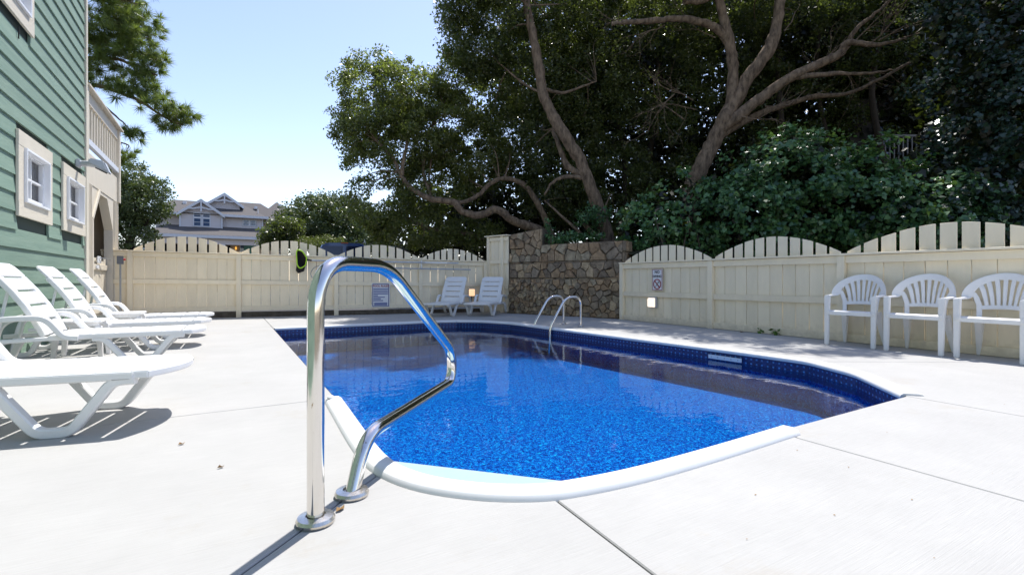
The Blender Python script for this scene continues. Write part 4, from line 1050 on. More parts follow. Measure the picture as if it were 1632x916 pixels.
# leaning oak at the left with low twisting limbs
tree('live_oak', 'spreading live oak with low twisting limbs behind the back fence', TG,
     [(600, 165, 14.6, 68, 78, 1.3), (655, 150, 14.4, 62, 55, 1.3), (560, 215, 14.6, 34, 55, .9), (640, 225, 14.2, 80, 60, 1.4), (700, 205, 14.4, 70, 70, 1.5), (735, 130, 14.6, 45, 60, 1.2), (610, 325, 14.0, 56, 48, 1.2), (690, 300, 14.6, 70, 45, 1.2), (660, 365, 14.2, 80, 32, 1.1), (760, 250, 14.8, 60, 60, 1.3), (745, 370, 14.8, 60, 30, 1.0), (612, 358, 14.4, 26, 18, .6)],
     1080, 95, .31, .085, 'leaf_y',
     [[(880, 385, 13.6, .14), (858, 366, 13.5, .135), (820, 353, 13.4, .12), (792, 334, 13.3, .105), (765, 343, 13.3, .105), (738, 338, 13.2, .095), (722, 322, 13.2, .09), (690, 318, 13.3, .08), (662, 305, 13.4, .07), (640, 282, 13.5, .06), (628, 255, 13.6, .045), (600, 225, 13.8, .04)],
      [(880, 378, 14.2, .09), (862, 335, 14.1, .085), (838, 297, 14.0, .075), (805, 284, 13.9, .07), (780, 294, 13.8, .065), (762, 312, 13.7, .06), (735, 322, 13.5, .055), (700, 318, 13.5, .05)],
      [(640, 282, 13.5, .06), (643, 255, 13.5, .05), (650, 215, 13.6, .035), (640, 170, 13.9, .02)],
      [(640, 342, 14.0, .035), (665, 355, 14.0, .05), (690, 365, 14.1, .06), (740, 372, 14.3, .08), (790, 385, 14.5, .10)],
      [(686, 300, 13.9, .035), (684, 280, 13.9, .03), (688, 250, 14.0, .02)],
      [(690, 318, 13.4, .05), (675, 270, 13.9, .04), (690, 200, 14.3, .03), (720, 140, 14.5, .02)]], seed=3, ntw=150)
# tall leaning trunk in the middle
tree('live_oak', 'tall oak with a pale trunk leaning left above the stone wall', TG,
     [(780, 60, 13.6, 75, 70, 1.5), (850, 110, 14.2, 90, 90, 1.4), (740, 20, 13.4, 45, 40, 1.0), (830, 220, 14.6, 80, 70, 1.2), (930, 150, 14.6, 85, 110, 1.4), (800, -50, 14.6, 100, 70, 1.5), (770, -45, 11.8, 75, 38, 1.0), (930, -20, 13.2, 70, 60, 1.1), (890, 300, 14.8, 70, 60, 1.0), (980, 300, 14.6, 60, 70, 1.0)],
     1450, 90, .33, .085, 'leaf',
     [[(972, 395, 12.7, .21), (958, 345, 12.6, .175), (942, 300, 12.5, .155), (924, 255, 12.5, .15), (904, 222, 12.5, .15), (884, 190, 12.5, .145), (866, 152, 12.5, .13), (860, 115, 12.5, .125), (853, 75, 12.5, .115), (842, 20, 12.6, .10), (830, -50, 12.6, .08), (810, -130, 12.6, .05)],
      [(932, 280, 12.5, .09), (905, 265, 12.6, .085), (892, 235, 12.8, .06), (880, 205, 13.0, .04)],
      [(938, 285, 12.5, .06), (900, 282, 12.4, .05), (880, 292, 12.4, .035), (868, 310, 12.4, .02)],
      [(868, 142, 12.5, .05), (900, 148, 12.8, .04), (950, 130, 13.2, .02)],
      [(866, 150, 12.5, .04), (830, 130, 12.8, .03), (790, 95, 13.2, .015)],
      [(936, 395, 12.4, .05), (925, 372, 12.4, .045), (890, 340, 12.6, .03), (868, 320, 12.8, .015)],
      [(1000, 410, 12.5, .11), (935, 362, 12.4, .06), (936, 340, 12.4, .05)]], seed=5, ntw=120)
def bare(mb, an, rng):
    """dead twigs branching off the big limbs"""
    def grow(p, d, L, r, lev):
        n = 4; path = [p]
        for i in range(n):
            d = (d + Vector(rng.normal(size=3)) * .22).normalized(); path.append(path[-1] + d * L / n)
        mb.tube(path, lerp_list([r, r * .35], n), 4 if lev else 5)
        if lev:
            for _ in range(3 + int(rng.integers(0, 2))):
                q = path[int(rng.integers(1, n + 1))]; grow(q, (d + Vector(rng.normal(size=3)) * .38).normalized(), L * .62, r * .5, lev - 1)
    for (u, v, t, du, dv, L) in ((1290, 120, 11.4, .8, .7, 1.5), (1340, 90, 11.2, .9, .3, 1.6), (1400, 65, 11.1, .8, .6, 1.2), (1380, 75, 11.1, .5, .9, 1.4), (1250, 50, 11.6, .7, .8, 1.4), (1440, 60, 11.0, .9, .2, .9), (1320, 115, 11.3, 1, -.15, 1.5),
                                 (1180, 185, 11.7, .7, -.25, .8), (1220, 170, 11.5, .9, .05, 1.2), (1060, 40, 11.8, -.6, -.6, 1.0), (1020, 38, 11.7, -.8, .4, .8), (1105, 160, 12.1, -.7, .5, 1.2), (1110, 175, 12.1, -.9, .1, 1.2), (1090, 190, 12.1, -.6, .5, 1.0), (1140, 60, 11.8, -.6, .5, .9), (1075, 150, 12.0, -.4, -.7, 1.1)):
        d = Vector((RT[0] * du, RT[1] * du, dv)).normalized(); grow(P(u, v, t), d, L, .016, 2)
tree('live_oak', 'wide forked oak with spreading bare limbs above the vine-covered mound', TG,
     [(1050, 100, 14.5, 100, 120, 1.2), (1150, 60, 14.8, 110, 110, 1.2), (1290, 60, 14.6, 120, 110, 1.2), (1050, 230, 14.6, 70, 70, 1.0), (1200, -60, 12.8, 150, 90, 1.7), (1060, -50, 13.2, 110, 80, 1.4), (1400, 20, 14.0, 100, 110, 1.2), (1350, -80, 12.2, 140, 80, 2.0), (1250, 190, 15, 110, 90, .9), (1390, 150, 15, 90, 90, .9), (1043, -40, 12.3, 60, 50, .8), (1120, -100, 10.9, 62, 50, .8), (1200, -150, 9.8, 60, 50, .7)],
     1550, 85, .35, .088, 'leaf',
     [[(1075, 420, 12.2, .24), (1098, 312, 12.1, .20), (1115, 272, 12.0, .195), (1136, 228, 12.0, .19), (1152, 195, 11.9, .185), (1172, 160, 11.9, .165), (1195, 120, 11.8, .145), (1225, 80, 11.7, .15), (1238, 40, 11.7, .13), (1246, -10, 11.7, .115), (1265, -90, 11.7, .07)],
      [(1164, 175, 11.9, .15), (1168, 120, 11.9, .13), (1164, 75, 11.85, .12), (1155, 35, 11.8, .115), (1142, -15, 11.8, .10), (1120, -90, 11.8, .06)],
      [(1163, 68, 11.85, .105), (1140, 45, 11.8, .095), (1112, 34, 11.7, .085), (1080, 30, 11.7, .075), (1045, 33, 11.6, .07), (1005, 36, 11.5, .055), (975, 38, 11.4, .04)],
      [(1150, 205, 11.9, .145), (1185, 178, 11.8, .14), (1222, 150, 11.7, .125), (1260, 124, 11.5, .115), (1300, 105, 11.4, .10), (1338, 86, 11.3, .095), (1352, 68, 11.2, .075), (1395, 72, 11.1, .05), (1445, 62, 11.0, .025)],
      [(1345, 82, 11.3, .06), (1362, 50, 11.2, .05), (1395, 22, 11.1, .035), (1430, -10, 11.0, .02)],
      [(1260, 124, 11.5, .07), (1320, 118, 11.3, .055), (1370, 118, 11.2, .035), (1424, 112, 11.1, .018)],
      [(1150, 215, 12.0, .10), (1210, 182, 12.0, .08), (1290, 156, 12.1, .065), (1360, 146, 12.3, .045), (1450, 100, 12.2, .03)],
      [(1090, 4, 11.8, .05), (1120, 2, 11.8, .06), (1140, -10, 11.8, .06)]], seed=9, ntw=110, extra=bare)
# dense dark wood that closes the view behind the oaks
rng = np.random.default_rng(31)
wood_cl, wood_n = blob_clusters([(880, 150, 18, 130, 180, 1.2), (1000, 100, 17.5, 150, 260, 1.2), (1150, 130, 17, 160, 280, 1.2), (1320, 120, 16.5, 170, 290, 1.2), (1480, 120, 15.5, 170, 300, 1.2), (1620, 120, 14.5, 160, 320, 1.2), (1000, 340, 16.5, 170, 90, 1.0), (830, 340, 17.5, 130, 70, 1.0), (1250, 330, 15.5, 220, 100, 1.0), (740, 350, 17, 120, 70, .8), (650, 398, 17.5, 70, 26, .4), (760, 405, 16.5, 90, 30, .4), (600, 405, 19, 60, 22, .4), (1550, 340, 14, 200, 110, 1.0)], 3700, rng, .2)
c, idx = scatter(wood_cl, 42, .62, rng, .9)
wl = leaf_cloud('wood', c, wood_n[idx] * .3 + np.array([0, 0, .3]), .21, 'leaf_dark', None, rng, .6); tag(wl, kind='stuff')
wood2 = []
for (u, t, r) in ((905, 15.5, .10), (985, 15, .09), (1028, 15.6, .12), (1240, 14.5, .12), (1330, 14.8, .10), (1420, 14, .13)):
    pp = [P(u, 420, t), P(u + rnd.uniform(-14, 14), 280, t), P(u + rnd.uniform(-30, 30), 120, t), P(u + rnd.uniform(-50, 50), -60, t)]
    tn = thing('slender_tree', 'slender dark trunk standing in the shade %s' % {905: 'behind the tall leaning oak', 985: 'right of the tall leaning oak', 1028: 'left of the forked oak', 1240: 'behind the vine-covered mound', 1330: 'under the long bare limbs', 1420: 'beside the shaded house railing'}[u], 'tree', (0, 0, 0), 0, 'thin trunks in the dark wood')
    MB().tube(spline(pp, 5), lerp_list([r, r * .8, r * .6, r * .4], 5), 7).build('trunk', 'bark_dark', tn, ang=70)
    cc = np.array([P(u + rng.uniform(-50, 50), rng.uniform(-120, 120), t + rng.uniform(-.4, .6)) for _ in range(14)]); c, idx = scatter(cc, 60, .5, rng)
    leaf_cloud('crown', c, np.array([0, 0, .3]), .11, 'leaf_dark', tn, rng)

# vine-covered mound behind the side fence
vm = thing('vine_mound', 'rounded mound of heart-leaved vines behind the side fence', 'vine', (0, 0, 0))
rng = np.random.default_rng(41)
def shell_points(blobs, n, rng, jitter=.07):
    vol = np.array([b[3] * b[4] for b in blobs], float); vol /= vol.sum(); C_ = []; N_ = []
    fw = np.array([FW[0], FW[1], 0]); rt = np.array([RT[0], RT[1], 0]); up = np.array([0, 0, 1.0])
    for b, w in zip(blobs, vol):
        k = int(n * w); d = rng.normal(size=(k, 3)); d /= np.linalg.norm(d, axis=1)[:, None]; d[:, 2] = -np.abs(d[:, 2])
        lump = 1 + .12 * np.sin(d[:, 0] * 9 + b[0]) * np.cos(d[:, 1] * 8 + b[1]) + .07 * np.sin(d[:, 0] * 21 + b[1]) * np.sin(d[:, 1] * 19 + b[0]) + jitter * rng.normal(size=k)
        o = np.array(P(b[0], b[1], b[2])); s = b[2] / FPX; dd = d * lump[:, None]
        C_.append(o + dd[:, :1] * rt * b[3] * s + dd[:, 1:2] * up * b[4] * s + dd[:, 2:] * fw * b[5]); N_.append(d[:, :1] * rt + d[:, 1:2] * up + d[:, 2:] * fw)
    return np.concatenate(C_), np.concatenate(N_)
mound = [(1275, 325, 10.2, 120, 98, 1.1), (1190, 345, 10.2, 75, 70, .9), (1370, 335, 9.8, 90, 75, 1.0), (1110, 345, 10.6, 75, 55, .8), (1440, 360, 9.4, 80, 60, .9), (1040, 365, 11.0, 60, 55, .7), (1500, 360, 9.0, 70, 70, .8), (1235, 285, 10.3, 70, 60, .9)]
cl_, nv_ = shell_points(mound, 620, rng, .16); c, idx = scatter(cl_, 34, .24, rng, .8); nn_ = nv_[idx]
leaf_cloud('foliage', c, nn_ * 1.3 + np.array([0, 0, 1.0]), .085, 'leaf_ivy', vm, rng, .95, 'heart', .3, droop=1.2)
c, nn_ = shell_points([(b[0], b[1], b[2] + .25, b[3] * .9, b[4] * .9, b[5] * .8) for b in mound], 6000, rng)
leaf_cloud('inner_foliage', c, nn_ + np.array([0, 0, .3]), .14, 'leaf_dark', vm, rng, .9, 'heart')  # near-black inner layer paints the shade between the outer leaves
mb = MB()
for i in range(16):
    u = 1060 + i * 28; mb.tube(spline([P(u, 400, 10.2), P(u + rnd.uniform(-25, 25), 340, 10.2), P(u + rnd.uniform(-40, 40), 270 + abs(i - 8) * 8, 10.3)], 4), .014, 5)
mb.build('stem', 'twig', vm)
# curtain of glossy creeper on the right
cw = thing('creeper_wall', 'tall curtain of glossy dark creeper at the right edge', 'creeper', (0, 0, 0))
rng = np.random.default_rng(43)
cur = [(1600, 60, 9.6, 110, 150, .8), (1590, 240, 9.4, 110, 140, .8), (1500, 110, 10.4, 60, 110, .6), (1540, 330, 9.0, 120, 70, .8), (1650, 330, 8.6, 100, 90, .7), (1660, 150, 9.0, 90, 200, .7), (1560, -60, 10, 130, 90, .8), (1500, 270, 10.2, 60, 80, .5)]
cl_, nv_ = shell_points(cur, 470, rng, .22); c, idx = scatter(cl_, 36, .24, rng, 1.2); nn_ = nv_[idx]
leaf_cloud('foliage', c, nn_ * .9 + np.array([0, 0, 1.0]), .08, 'leaf_glossy', cw, rng, .8, 'heart', .35, droop=1.0)
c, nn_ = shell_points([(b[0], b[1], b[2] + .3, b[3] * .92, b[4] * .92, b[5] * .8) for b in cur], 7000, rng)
leaf_cloud('inner_foliage', c, nn_, .15, 'leaf_dark', cw, rng, .9, 'heart')  # dark backing leaves: shade inside the creeper put into their colour
# trailing shrub on the bank above the stone wall
bs = thing('bank_shrub', 'low green creeper spilling over the top of the stone wall', 'shrub', (0, 0, 0))
rng = np.random.default_rng(47)
cl, nr = blob_clusters([(875, 372, 11.6, 10, 24, .2), (930, 378, 11.4, 45, 8, .3), (905, 378, 11.5, 30, 10, .3), (945, 350, 12.2, 30, 30, .4), (890, 385, 11.2, 14, 8, .1)], 60, rng, .1)
c, idx = scatter(cl, 26, .16, rng); leaf_cloud('foliage', c, np.array([0, 0, .5]), .075, 'leaf_ivy', bs, rng, .6)

# pine behind the green house
pn = thing('pine_tree', 'long-needled pine reaching past the corner of the green house', 'tree', (0, 0, 0))
rng = np.random.default_rng(51); mb = MB(); PT = 16.0
an = limbs(mb, [[(40, 470, PT, .24), (52, 200, PT, .21), (62, 0, PT, .17), (70, -200, PT, .10)],
                [(55, 160, PT, .10), (140, 136, PT, .075), (212, 156, PT, .055), (253, 181, PT, .04), (288, 200, PT, .02)],
                [(58, 110, PT, .10), (150, 92, PT, .06), (205, 100, PT, .045), (250, 120, PT, .02)],
                [(60, 50, PT + .3, .09), (150, 40, PT, .06), (200, 45, PT, .04), (240, 60, PT, .02)],
                [(62, 0, PT, .08), (150, -5, PT, .05), (215, 5, PT, .02)],
                [(58, 130, PT - .5, .06), (150, 160, PT - .5, .035), (190, 190, PT - .5, .025), (222, 222, PT - .5, .012)],
                [(55, 190, PT, .06), (150, 215, PT, .04), (205, 232, PT, .02)]], 7, .01, rng)
tb = [(190, 20, PT, 55, 40, 1.2), (205, 70, PT, 52, 42, 1.2), (235, 115, PT, 30, 28, .8), (165, 110, PT, 40, 35, 1.0), (225, 150, PT, 45, 22, .9), (270, 175, PT, 36, 22, .8), (292, 182, PT, 20, 16, .6), (215, 40, PT, 30, 30, .9), (262, 195, PT, 30, 14, .6), (180, -40, PT, 60, 50, 1.4), (208, 215, PT - .5, 22, 14, .4), (200, 250, PT, 18, 16, .4), (160, 60, PT, 35, 50, 1.0), (245, 90, PT, 18, 24, .6)]
cl, nr = blob_clusters(tb, 560, rng, .0)
twigs(mb, an, cl, rng, 260, .006)
mb.build('trunk', 'bark', pn, ang=70)
nn = 78; idx = np.repeat(np.arange(len(cl)), nn); d = rng.normal(size=(len(idx), 3)); d += (rng.normal(size=(len(cl), 3)) * .8 + np.array([.2, 0, .4]))[idx]; d /= np.linalg.norm(d, axis=1)[:, None]
ln = rng.uniform(.20, .36, len(idx))[:, None]; a0 = cl[idx] + d * .02; tip = a0 + d * ln + np.array([0, 0, -.03]); sd_ = np.cross(d, rng.normal(size=d.shape)); sd_ /= np.linalg.norm(sd_, axis=1)[:, None]
v = np.stack([a0 - sd_ * .010, a0 + sd_ * .010, tip], 1); link('needles', np_mesh('needles', v.reshape(-1, 3), 3, np.arange(len(idx) * 3), 'needle'), pn)

# smaller trees beyond the back fence
FG = 'trees and bushes beyond the back fence'
tree('oak_tree', 'rounded green oak between the porch and the distant house', FG,
     [(215, 320, 24, 48, 42, 1.8), (228, 334, 24, 32, 22, 1.5), (200, 370, 24, 40, 32, 1.5), (205, 285, 24, 32, 25, 1.2), (245, 300, 24, 20, 18, .9), (180, 330, 24, 40, 50, 1.5)],
     420, 60, .42, .13, 'leaf_far', [[(205, 450, 24, .22), (207, 390, 24, .18), (214, 350, 24, .12), (222, 310, 24, .06)], [(208, 385, 24, .1), (190, 365, 24, .07), (178, 340, 24, .04)], [(208, 380, 24, .09), (235, 355, 24, .05)]], 'bark_dark', 61, 40)
tree('oak_tree', 'broad domed oak right of the distant house', FG,
     [(520, 350, 25, 70, 40, 2.2), (565, 365, 25, 60, 35, 1.8), (545, 338, 26, 50, 26, 1.8), (480, 365, 25, 45, 30, 1.6), (590, 380, 24, 40, 25, 1.3), (455, 375, 24.5, 32, 22, 1.0)],
     620, 60, .45, .14, 'leaf_far', [[(530, 440, 25, .25), (528, 390, 25, .2), (520, 360, 25, .1)], [(528, 395, 25, .12), (570, 370, 25, .06)], [(528, 395, 25, .12), (480, 372, 25, .06)]], 'bark_dark', 63, 30)
tree('round_bush', 'dark rounded bush in front of the distant house eave', FG,
     [(447, 372, 22, 27, 18, .9), (460, 360, 22, 22, 16, .8), (440, 388, 22, 22, 14, .8)], 130, 55, .32, .11, 'leaf', [[(448, 440, 22, .08), (448, 385, 22, .05)]], 'bark_dark', 65, 10)
tree('pale_shrub', 'silvery pale shrub behind the fence under the spreading oak', FG,
     [(672, 384, 17.5, 26, 14, .5), (655, 392, 17.5, 20, 10, .4), (690, 392, 17.5, 18, 10, .4)], 70, 50, .22, .07, 'leaf_far', [[(672, 430, 17.5, .04), (672, 395, 17.5, .03)]], 'bark_dark', 67, 6)
tree('yellow_hedge', 'yellow-green shrub beside the parked dark blue van', FG,
     [(492, 386, 20.5, 22, 9, .5), (525, 384, 21, 24, 8, .5), (505, 395, 20.5, 26, 10, .5)], 80, 50, .24, .08, 'leaf_hedge', [[(505, 430, 20.5, .04), (505, 400, 20.5, .03)]], 'bark_dark', 69, 6)

# ------------------------------------------------------------------ parked van beyond the fence
vc = P(549, 447, 17.6)
van = thing('parked_van', 'dark blue van seen from behind over the back fence', 'van', (vc.x, vc.y, -.08), math.atan2(vc.y, vc.x))
# local +x away from the camera (front), y across; z up
sec = [(-.0, .95, .45, 1.30), (.0, .95, .45, 1.30)]
def vanbody():
    prof = [(.92, .40), (.97, .75), (.97, 1.25), (.93, 1.62), (.86, 2.02), (.78, 2.17), (.55, 2.24), (0, 2.26)]
    full = [(-y, z) for y, z in prof] + [(y, z) for y, z in prof[::-1][1:]]
    secs = [(.0, .94, 0), (.06, .985, 0), (.5, 1, 0), (3.0, 1, 0), (3.6, .98, -.35), (4.2, .93, -1.0), (4.6, .86, -1.12)]
    vs = []; n = len(full)
    for (x, k, dz) in secs:
        for (y, z) in full: vs.append((x + (.10 * max(0, (z - 1.2)) if x < .1 else 0), y * k, z if z < 1.1 or dz == 0 else max(1.0, z + dz)))
    fs = [(i * n + j, i * n + j + 1, (i + 1) * n + j + 1, (i + 1) * n + j) for i in range(len(secs) - 1) for j in range(n - 1)]
    fs += [tuple(range(n)), tuple((len(secs) - 1) * n + j for j in range(n))]
    for i in range(len(secs) - 1): fs.append((i * n, (i + 1) * n, (i + 1) * n + n - 1, i * n + n - 1))
    return MB().add(vs, fs)
vanbody().build('body', 'suv', van, bevel=.0, ang=40)
for sy in (-1, 1):
    y0, y1 = sorted((sy * .06, sy * .78))
    wv = [(-.01 + .10 * .12, y0, 1.34), (-.01 + .10 * .12, y1, 1.34), (.005 + .10 * .93, y1 - sy * 0 if sy < 0 else y1 - .06, 2.13), (.005 + .10 * .93, y0 if sy > 0 else y0 + .06, 2.13)]
    if sy < 0: wv = [(wv[0][0], y0, 1.34), (wv[1][0], y1, 1.34), (wv[2][0], y1, 2.13), (wv[3][0], y0 + .06, 2.13)]
    MB().prism(wv, [(x - .012, y, z) for x, y, z in wv]).build('rear_window', 'tinted', van, bevel=.004)
    MB().box(-.03, .06, sy * .90 - .05, sy * .90 + .05, 1.0, 1.6).build('tail_light', 'tail', van, bevel=.01)
    MB().box(.9, 2.6, sy * .945 - .012, sy * .945 + .012, 1.4, 1.95).build('side_window', 'tinted', van, bevel=.004)
    for x in (.9, 3.7):
        w = MB().lathe([(.20, -.1), (.33, -.11), (.35, -.06), (.35, .06), (.33, .11), (.20, .1)], 20).build('wheel', 'rubber', van); w.matrix_local = Matrix.Translation((x, sy * .85, .35)) @ Matrix.Rotation(math.pi / 2, 4, 'X')
        MB().lathe([(.19, -.115), (.17, -.118), (.05, -.12), (.05, .12), (.17, .118), (.19, .115)], 16).build('rim', 'chrome', w)
MB().box(-.07, .05, -.9, .9, .42, .66).build('bumper', 'rubber', van, bevel=.02)
MB().box(.06, .13, -.13, .13, 2.225, 2.262).build('brake_light', 'tail', van, bevel=.008)
for sy in (-1, 1): MB().tube([(.3, sy * .66, 2.245), (.4, sy * .66, 2.285), (2.8, sy * .66, 2.285), (2.9, sy * .66, 2.245)], .016, 6).build('roof_rail', 'rubber', van)

# ------------------------------------------------------------------ distant house with grey roofs
dh = thing('distant_house', 'pale two-storey house with grey shingle roofs and gables beyond the back fence', 'house', (0, 45, 0))
def gable(x0, x1, zb, ze, zp, y, ov=.22):
    """gable-fronted dormer: wall, roof, bargeboards, brackets"""
    xm = (x0 + x1) / 2
    w = MB().prism([(x0, y, zb), (x1, y, zb), (x1, y, ze), (xm, y, zp), (x0, y, ze)], [(x0, y + 3, zb), (x1, y + 3, zb), (x1, y + 3, ze), (xm, y + 3, zp), (x0, y + 3, ze)]).build('gable_wall', 'lap', dh, smooth=False)
    sl = (zp - ze) / (xm - x0); e0, e1 = x0 - ov, x1 + ov; zE = ze - ov * sl
    r = MB()
    for (xa, xb, za, zb_) in ((e0, xm, zE, zp), (xm, e1, zp, zE)):
        r.hexa([(xa, y - .35, za + .02), (xb, y - .35, zb_ + .02), (xb, y + 4.5, zb_ + .02), (xa, y + 4.5, za + .02), (xa, y - .35, za + .12), (xb, y - .35, zb_ + .12), (xb, y + 4.5, zb_ + .12), (xa, y + 4.5, za + .12)])
    r.build('roof', 'roof', dh, smooth=False)
    f = MB()
    for (xa, xb, za, zb_) in ((e0, xm, zE, zp), (xm, e1, zp, zE)):
        f.hexa([(xa, y - .42, za - .10), (xb, y - .42, zb_ - .10), (xb, y - .352, zb_ - .10), (xa, y - .352, za - .10), (xa, y - .42, za + .13), (xb, y - .42, zb_ + .13), (xb, y - .352, zb_ + .13), (xa, y - .352, za + .13)])
    f.build('bargeboard', 'fasc', dh, smooth=False)
    h = zp - zE; b = MB()
    b.box(xm - .05, xm + .05, y - .41, y - .355, zp - h * .72, zp - .101)
    for s in (-1, 1):
        pts = [(xm + s * .051, zp - h * .45), (xm + s * (x1 - x0) * .18, zp - h * .55), (xm + s * (x1 - x0) * .34, zp - h * .56)]
        for i in range(2):
            (xa, za), (xb, zb_) = sorted(pts[i:i + 2]); b.hexa([(xa, y - .40, za - .05), (xb, y - .40, zb_ - .05), (xb, y - .36, zb_ - .05), (xa, y - .36, za - .05), (xa, y - .40, za + .05), (xb, y - .40, zb_ + .05), (xb, y - .36, zb_ + .05), (xa, y - .36, za + .05)])
    b.build('gable_bracket', 'fasc', dh, smooth=False)
    return w
def lap_boards(par, x0, x1, z0, z1, y, holes=()):
    z = z0; mb = MB()
    while z < z1 - .05:
        h = min(.16, z1 - z); segs = [(x0, x1)]
        for (a, b, c, d) in holes:
            if z + h > c and z < d: segs = [s for (p, q) in segs for s in ((p, min(q, a)), (max(p, b), q)) if s[1] > s[0] + .01]
        for (a, b) in segs: mb.hexa([(a, y - .022, z), (b, y - .022, z), (b, y - .001, z), (a, y - .001, z), (a, y - .006, z + h), (b, y - .006, z + h), (b, y - .001, z + h), (a, y - .001, z + h)])
        z += .16
    o = mb.build('lap_siding', 'lap', par, smooth=False); o['kind'] = 'stuff'; return o
# main gabled bay
gx0, gx1 = -3.24, -.50
g1 = gable(gx0, gx1, 4.6, 5.98, 7.0, .0)
hl = [(-2.42, -1.32, 5.02, 6.30)]
lap_boards(g1, gx0 + .08, gx1 - .08, 4.95, 5.95, 0, hl)
for x in (gx0, gx1): MB().box(x - .06, x + .06, -.04, .02, 4.9, 5.97).build('corner_board', 'fasc', dh, smooth=False)
def fwin(x0, x1, z0, z1, y, tr=.07):
    w = MB().box(x0 - tr, x0, y - .05, y, z0 - tr, z1 + tr).box(x1, x1 + tr, y - .05, y, z0 - tr, z1 + tr).box(x0, x1, y - .05, y, z0 - tr, z0).box(x0, x1, y - .05, y, z1, z1 + tr).build('window', 'fasc', dh, smooth=False)
    MB().box(x0, x1, y - .03, y - .012, z0, z1).build('pane', 'far_glass', w, smooth=False)
    MB().box(x0, x1, y - .042, y - .031, (z0 + z1) / 2 - .015, (z0 + z1) / 2 + .015).build('sash_bar', 'fasc', w, smooth=False)
for x in (-2.34, -1.74):
    fwin(x, x + .42, 5.06, 5.62, -.002); fwin(x, x + .42, 5.76, 6.02, -.002)
# wall to the right of the bay with two small windows
wr = MB().box(gx1 + .01, 2.42, .35, 4, 4.6, 6.0).build('wall', 'lap', dh, smooth=False)
lap_boards(wr, gx1 + .07, 2.34, 4.95, 5.98, .35, [(.95, 1.98, 5.25, 5.80)])
for x in (1.02, 1.52): fwin(x, x + .36, 5.32, 5.72, .348)
MB().box(2.36, 2.46, .31, .345, 4.95, 5.99).build('corner_board', 'fasc', dh, smooth=False)
MB().box(gx0 - 1.6, gx0 - .06, .8, 4, 4.6, 5.98).build('wall', 'lap', dh, smooth=False)
def slope(pts, th=.10): 
    return MB().prism(pts, [(x, y, z + th) for x, y, z in pts]).build('roof', 'roof', dh, smooth=False)
# main roof: a long hipped block with the eave in front, and a second hipped block behind to the right
def hip(x0, x1, y0, y1, ze, rx0, rx1, ry, zr):
    return MB().add([(x0, y0, ze), (x1, y0, ze), (x1, y1, ze), (x0, y1, ze), (rx0, ry, zr), (rx1, ry, zr)], [(0, 1, 5, 4), (1, 2, 5), (2, 3, 4, 5), (3, 0, 4), (3, 2, 1, 0)]).build('roof', 'roof', dh, smooth=False)
hip(-5.4, 2.78, -.15, 6.6, 5.98, -3.9, 1.0, 3.3, 7.42)
MB().box(gx1 + .12, 2.82, -.22, -.152, 5.86, 6.06).build('fascia', 'fasc', dh, smooth=False)
MB().box(2.785, 2.83, -.15, 4.5, 5.86, 5.978).build('fascia', 'fasc', dh, smooth=False)
MB().box(-5.4, gx0 - .25, -.22, -.152, 5.84, 6.02).build('fascia', 'fasc', dh, smooth=False)
hip(-2.5, 5.0, 3.0, 9.5, 6.0, -.2, 2.55, 6.2, 8.0)
hip(2.4, 6.4, 5.5, 11, 6.8, 4.0, 4.1, 8.2, 8.5)
MB().box(2.5, 6.3, 5.45, 5.498, 6.66, 6.86).build('fascia', 'fasc', dh, smooth=False)
g2 = gable(-1.42, .78, 6.2, 7.05, 7.85, 1.6, .30)
MB().box(-4.6, 4.6, 5.0, 9, -.1, 5.97).build('wall', 'lap', dh, smooth=False)
# porch roof
slope([(-5.55, -2.0, 4.12), (3.3, -2.0, 4.12), (3.3, .4, 5.0), (-4.1, .4, 5.0)])
slope([(-5.55, -2.0, 4.12), (-4.1, .4, 5.0), (-4.1, 3, 5.0), (-5.55, 3, 4.12)])
MB().box(-5.58, 3.32, -2.08, -2.002, 3.98, 4.20).build('fascia', 'fasc', dh, smooth=False)
MB().box(-5.3, 3.2, -1.75, -1.6, 3.55, 3.98).build('porch_beam', 'lap', dh, smooth=False)
for x in (-5.25, -.35, 2.35): MB().box(x - .1, x + .1, -1.78, -1.58, -.1, 3.552).build('porch_post', 'fasc', dh, smooth=False)
MB().box(-5.2, 3.2, .3, .5, -.1, 4.5).build('wall', 'porchwall', dh, smooth=False)
MB().box(-5.3, 3.3, -1.9, .3, 1.2, 1.35).build('porch_floor', 'porchwall', dh, smooth=False)
MB().box(.75, .80, .22, .298, 1.36, 3.75).box(2.05, 2.10, .22, .298, 1.36, 3.75).box(.80, 2.05, .22, .298, 3.70, 3.75).build('door_frame', 'fasc', dh, smooth=False)
dd_ = MB().box(1.05, 2.05, .24, .297, 1.36, 3.70).build('door', 'teal', dh, smooth=False)
MB().box(.80, 1.045, .26, .297, 1.36, 3.70).build('sidelight', 'far_glass', dh, smooth=False)
for (xa, xb) in ((-4.9, -3.4), (-3.0, -1.2), (-.25, .1)): MB().box(xa, xb, .24, .297, 2.0, 3.6).build('porch_window', 'dark', dh, smooth=False)
MB().lathe([(.02, -.14), (.055, -.10), (.06, .05), (.02, .12)], 8, (.48, .18, 3.42)).build('lantern', 'amber', dh)
for (x, y, z) in ((-3.1, 2.4, 7.06), (.95, 4.9, 7.35), (2.1, 5.0, 7.38), (4.3, 7.4, 8.1)):
    MB().box(x - .13, x + .13, y - .2, y + .2, z - .1, z + .14).build('roof_vent', 'roof_white', dh, bevel=.02)
MB().tube([(2.1, .9, 6.3), (2.1, .9, 6.75)], .03, 6).build('vent_pipe', 'roof_white', dh)

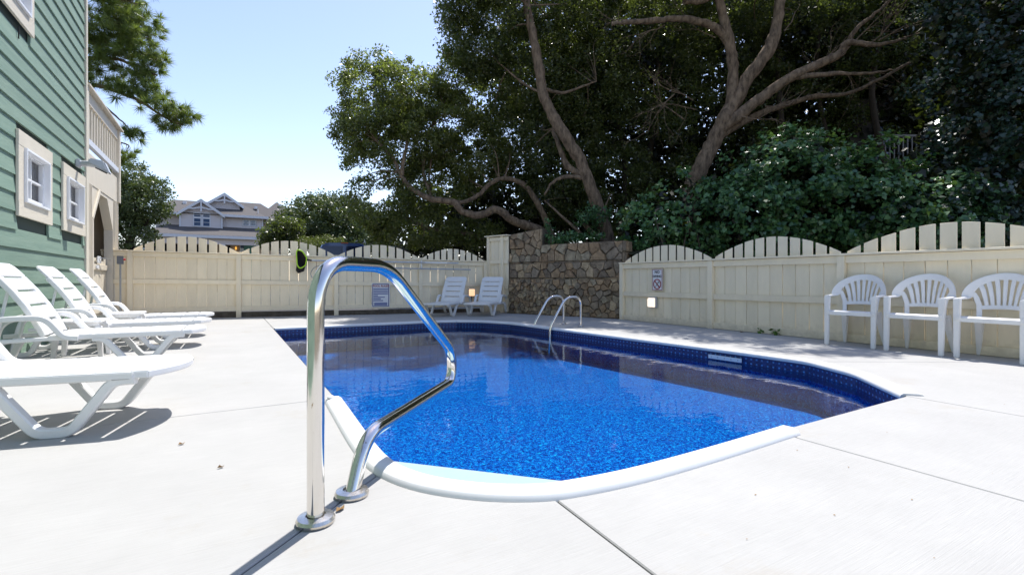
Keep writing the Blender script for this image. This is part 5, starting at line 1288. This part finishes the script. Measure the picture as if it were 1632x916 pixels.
# shaded house glimpsed through the trees at the right
oh = thing('shaded_house', 'dim house with a balcony railing glimpsed through the dark trees', 'house', P(1430, 447, 14.2), -YAW)
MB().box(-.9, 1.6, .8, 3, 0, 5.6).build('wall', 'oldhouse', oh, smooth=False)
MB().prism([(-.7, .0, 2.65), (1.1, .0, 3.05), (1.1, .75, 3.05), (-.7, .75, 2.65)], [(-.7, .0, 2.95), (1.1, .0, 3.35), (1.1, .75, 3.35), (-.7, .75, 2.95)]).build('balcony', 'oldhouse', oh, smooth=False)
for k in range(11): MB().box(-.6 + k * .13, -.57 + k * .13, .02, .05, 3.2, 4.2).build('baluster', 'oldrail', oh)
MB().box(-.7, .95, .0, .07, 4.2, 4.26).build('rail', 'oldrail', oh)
fr = MB().box(-.1, .35, .72, .798, 3.4, 4.9).build('window', 'oldrail', oh); MB().box(-.04, .29, .70, .718, 3.46, 4.84).build('pane', 'far_glass', fr)

# ------------------------------------------------------------------ small things on the deck
def dryleaf(x, y, rz, s, lab):
    r = MB().add([(-s, 0, .006), (-.3 * s, .45 * s, .014), (.5 * s, .38 * s, .004), (s, 0, .012), (.45 * s, -.4 * s, .005), (-.35 * s, -.42 * s, .011), (0, 0, .003)], [(0, 1, 6), (1, 2, 6), (2, 3, 6), (3, 4, 6), (4, 5, 6), (5, 0, 6)]).build('dry_leaf', 'dry')
    r.location = (x, y, 0); r.rotation_euler = (0, 0, rz); tag(r, lab, 'leaf', 'dry leaves on the deck')
dryleaf(.335, 1.765, .7, .022, 'dry brown leaf on the joint between the two handrail plates')
dryleaf(-.03, 2.42, .2, .014, 'tiny dry leaf on bare concrete left of the handrail')
dryleaf(-.20, 2.86, .5, .016, 'dry leaf on the concrete in front of the closest lounger')
dryleaf(6.86, 4.72, .9, .05, 'red-brown dry leaf against the foot of the side fence')
for (x, y, n, s, lb) in ((6.94, 4.45, 7, .05, 'tiny green weed sprouting at the foot of the side fence, farther of two'), (6.94, 4.22, 12, .07, 'leafy green weed sprouting at the foot of the side fence, nearer of two')):
    rng = np.random.default_rng(int(x * 100 + n)); wd = thing('weed', lb, 'weed', (x, y, 0), 0, 'weeds along the side fence')
    cc = np.column_stack([rng.uniform(-.05, .02, n), rng.uniform(-.07, .07, n), rng.uniform(.01, .09, n)]); leaf_cloud('leaves', cc, np.array([-.3, 0, .6]), s, 'weed', wd, rng, .7)
    MB().tube([(0, 0, 0), (-.01, .01, .08)], .003, 5).build('stem', 'weed', wd)

# leaf litter and soil swept against the foot of the stone wall and the back fence
rng = np.random.default_rng(77); n = 420; a = rng.uniform(0, 1, n)
ax = np.array(sw0) + np.outer(a, np.array(sd)); perp = np.array([-sd.y, sd.x, 0]) / SL
cc = ax - perp * (rng.uniform(.02, .16, n) * rng.uniform(.3, 1, n))[:, None]; cc[:, 2] = rng.uniform(.006, .03, n)
tag(leaf_cloud('leaf_litter', cc, np.array([0, 0, 2.5]), .045, 'dry', None, rng, .6), kind='stuff')
n = 160; a = rng.uniform(2.2, 7.6, n); c_, s_ = math.cos(BR), math.sin(BR); yl = -.06 - .10 * rng.uniform(0, 1, n) ** 2
cc = np.column_stack([-1.9 + a * c_ - yl * s_, 12.55 + a * s_ + yl * c_, rng.uniform(.004, .015, n)])
tag(leaf_cloud('fence_litter', cc, np.array([0, 0, 2.5]), .035, 'dry', None, rng, .6), kind='stuff')

# scattered grit and tiny bits of leaf on the concrete
rng = np.random.default_rng(91); n = 55
cc = np.column_stack([rng.uniform(-1.6, 5.5, n), np.where(rng.uniform(0, 1, n) < .6, rng.uniform(.55, 1.35, n), rng.uniform(1.4, 8, n)), np.full(n, .003)])
keep = ~((cc[:, 0] > .4) & (cc[:, 0] < 5.1) & (cc[:, 1] > 1.38) & (cc[:, 1] < 9.2))
tag(leaf_cloud('grit', cc[keep], np.array([0, 0, 6.0]), .009, 'dry', None, rng, .6), kind='stuff')
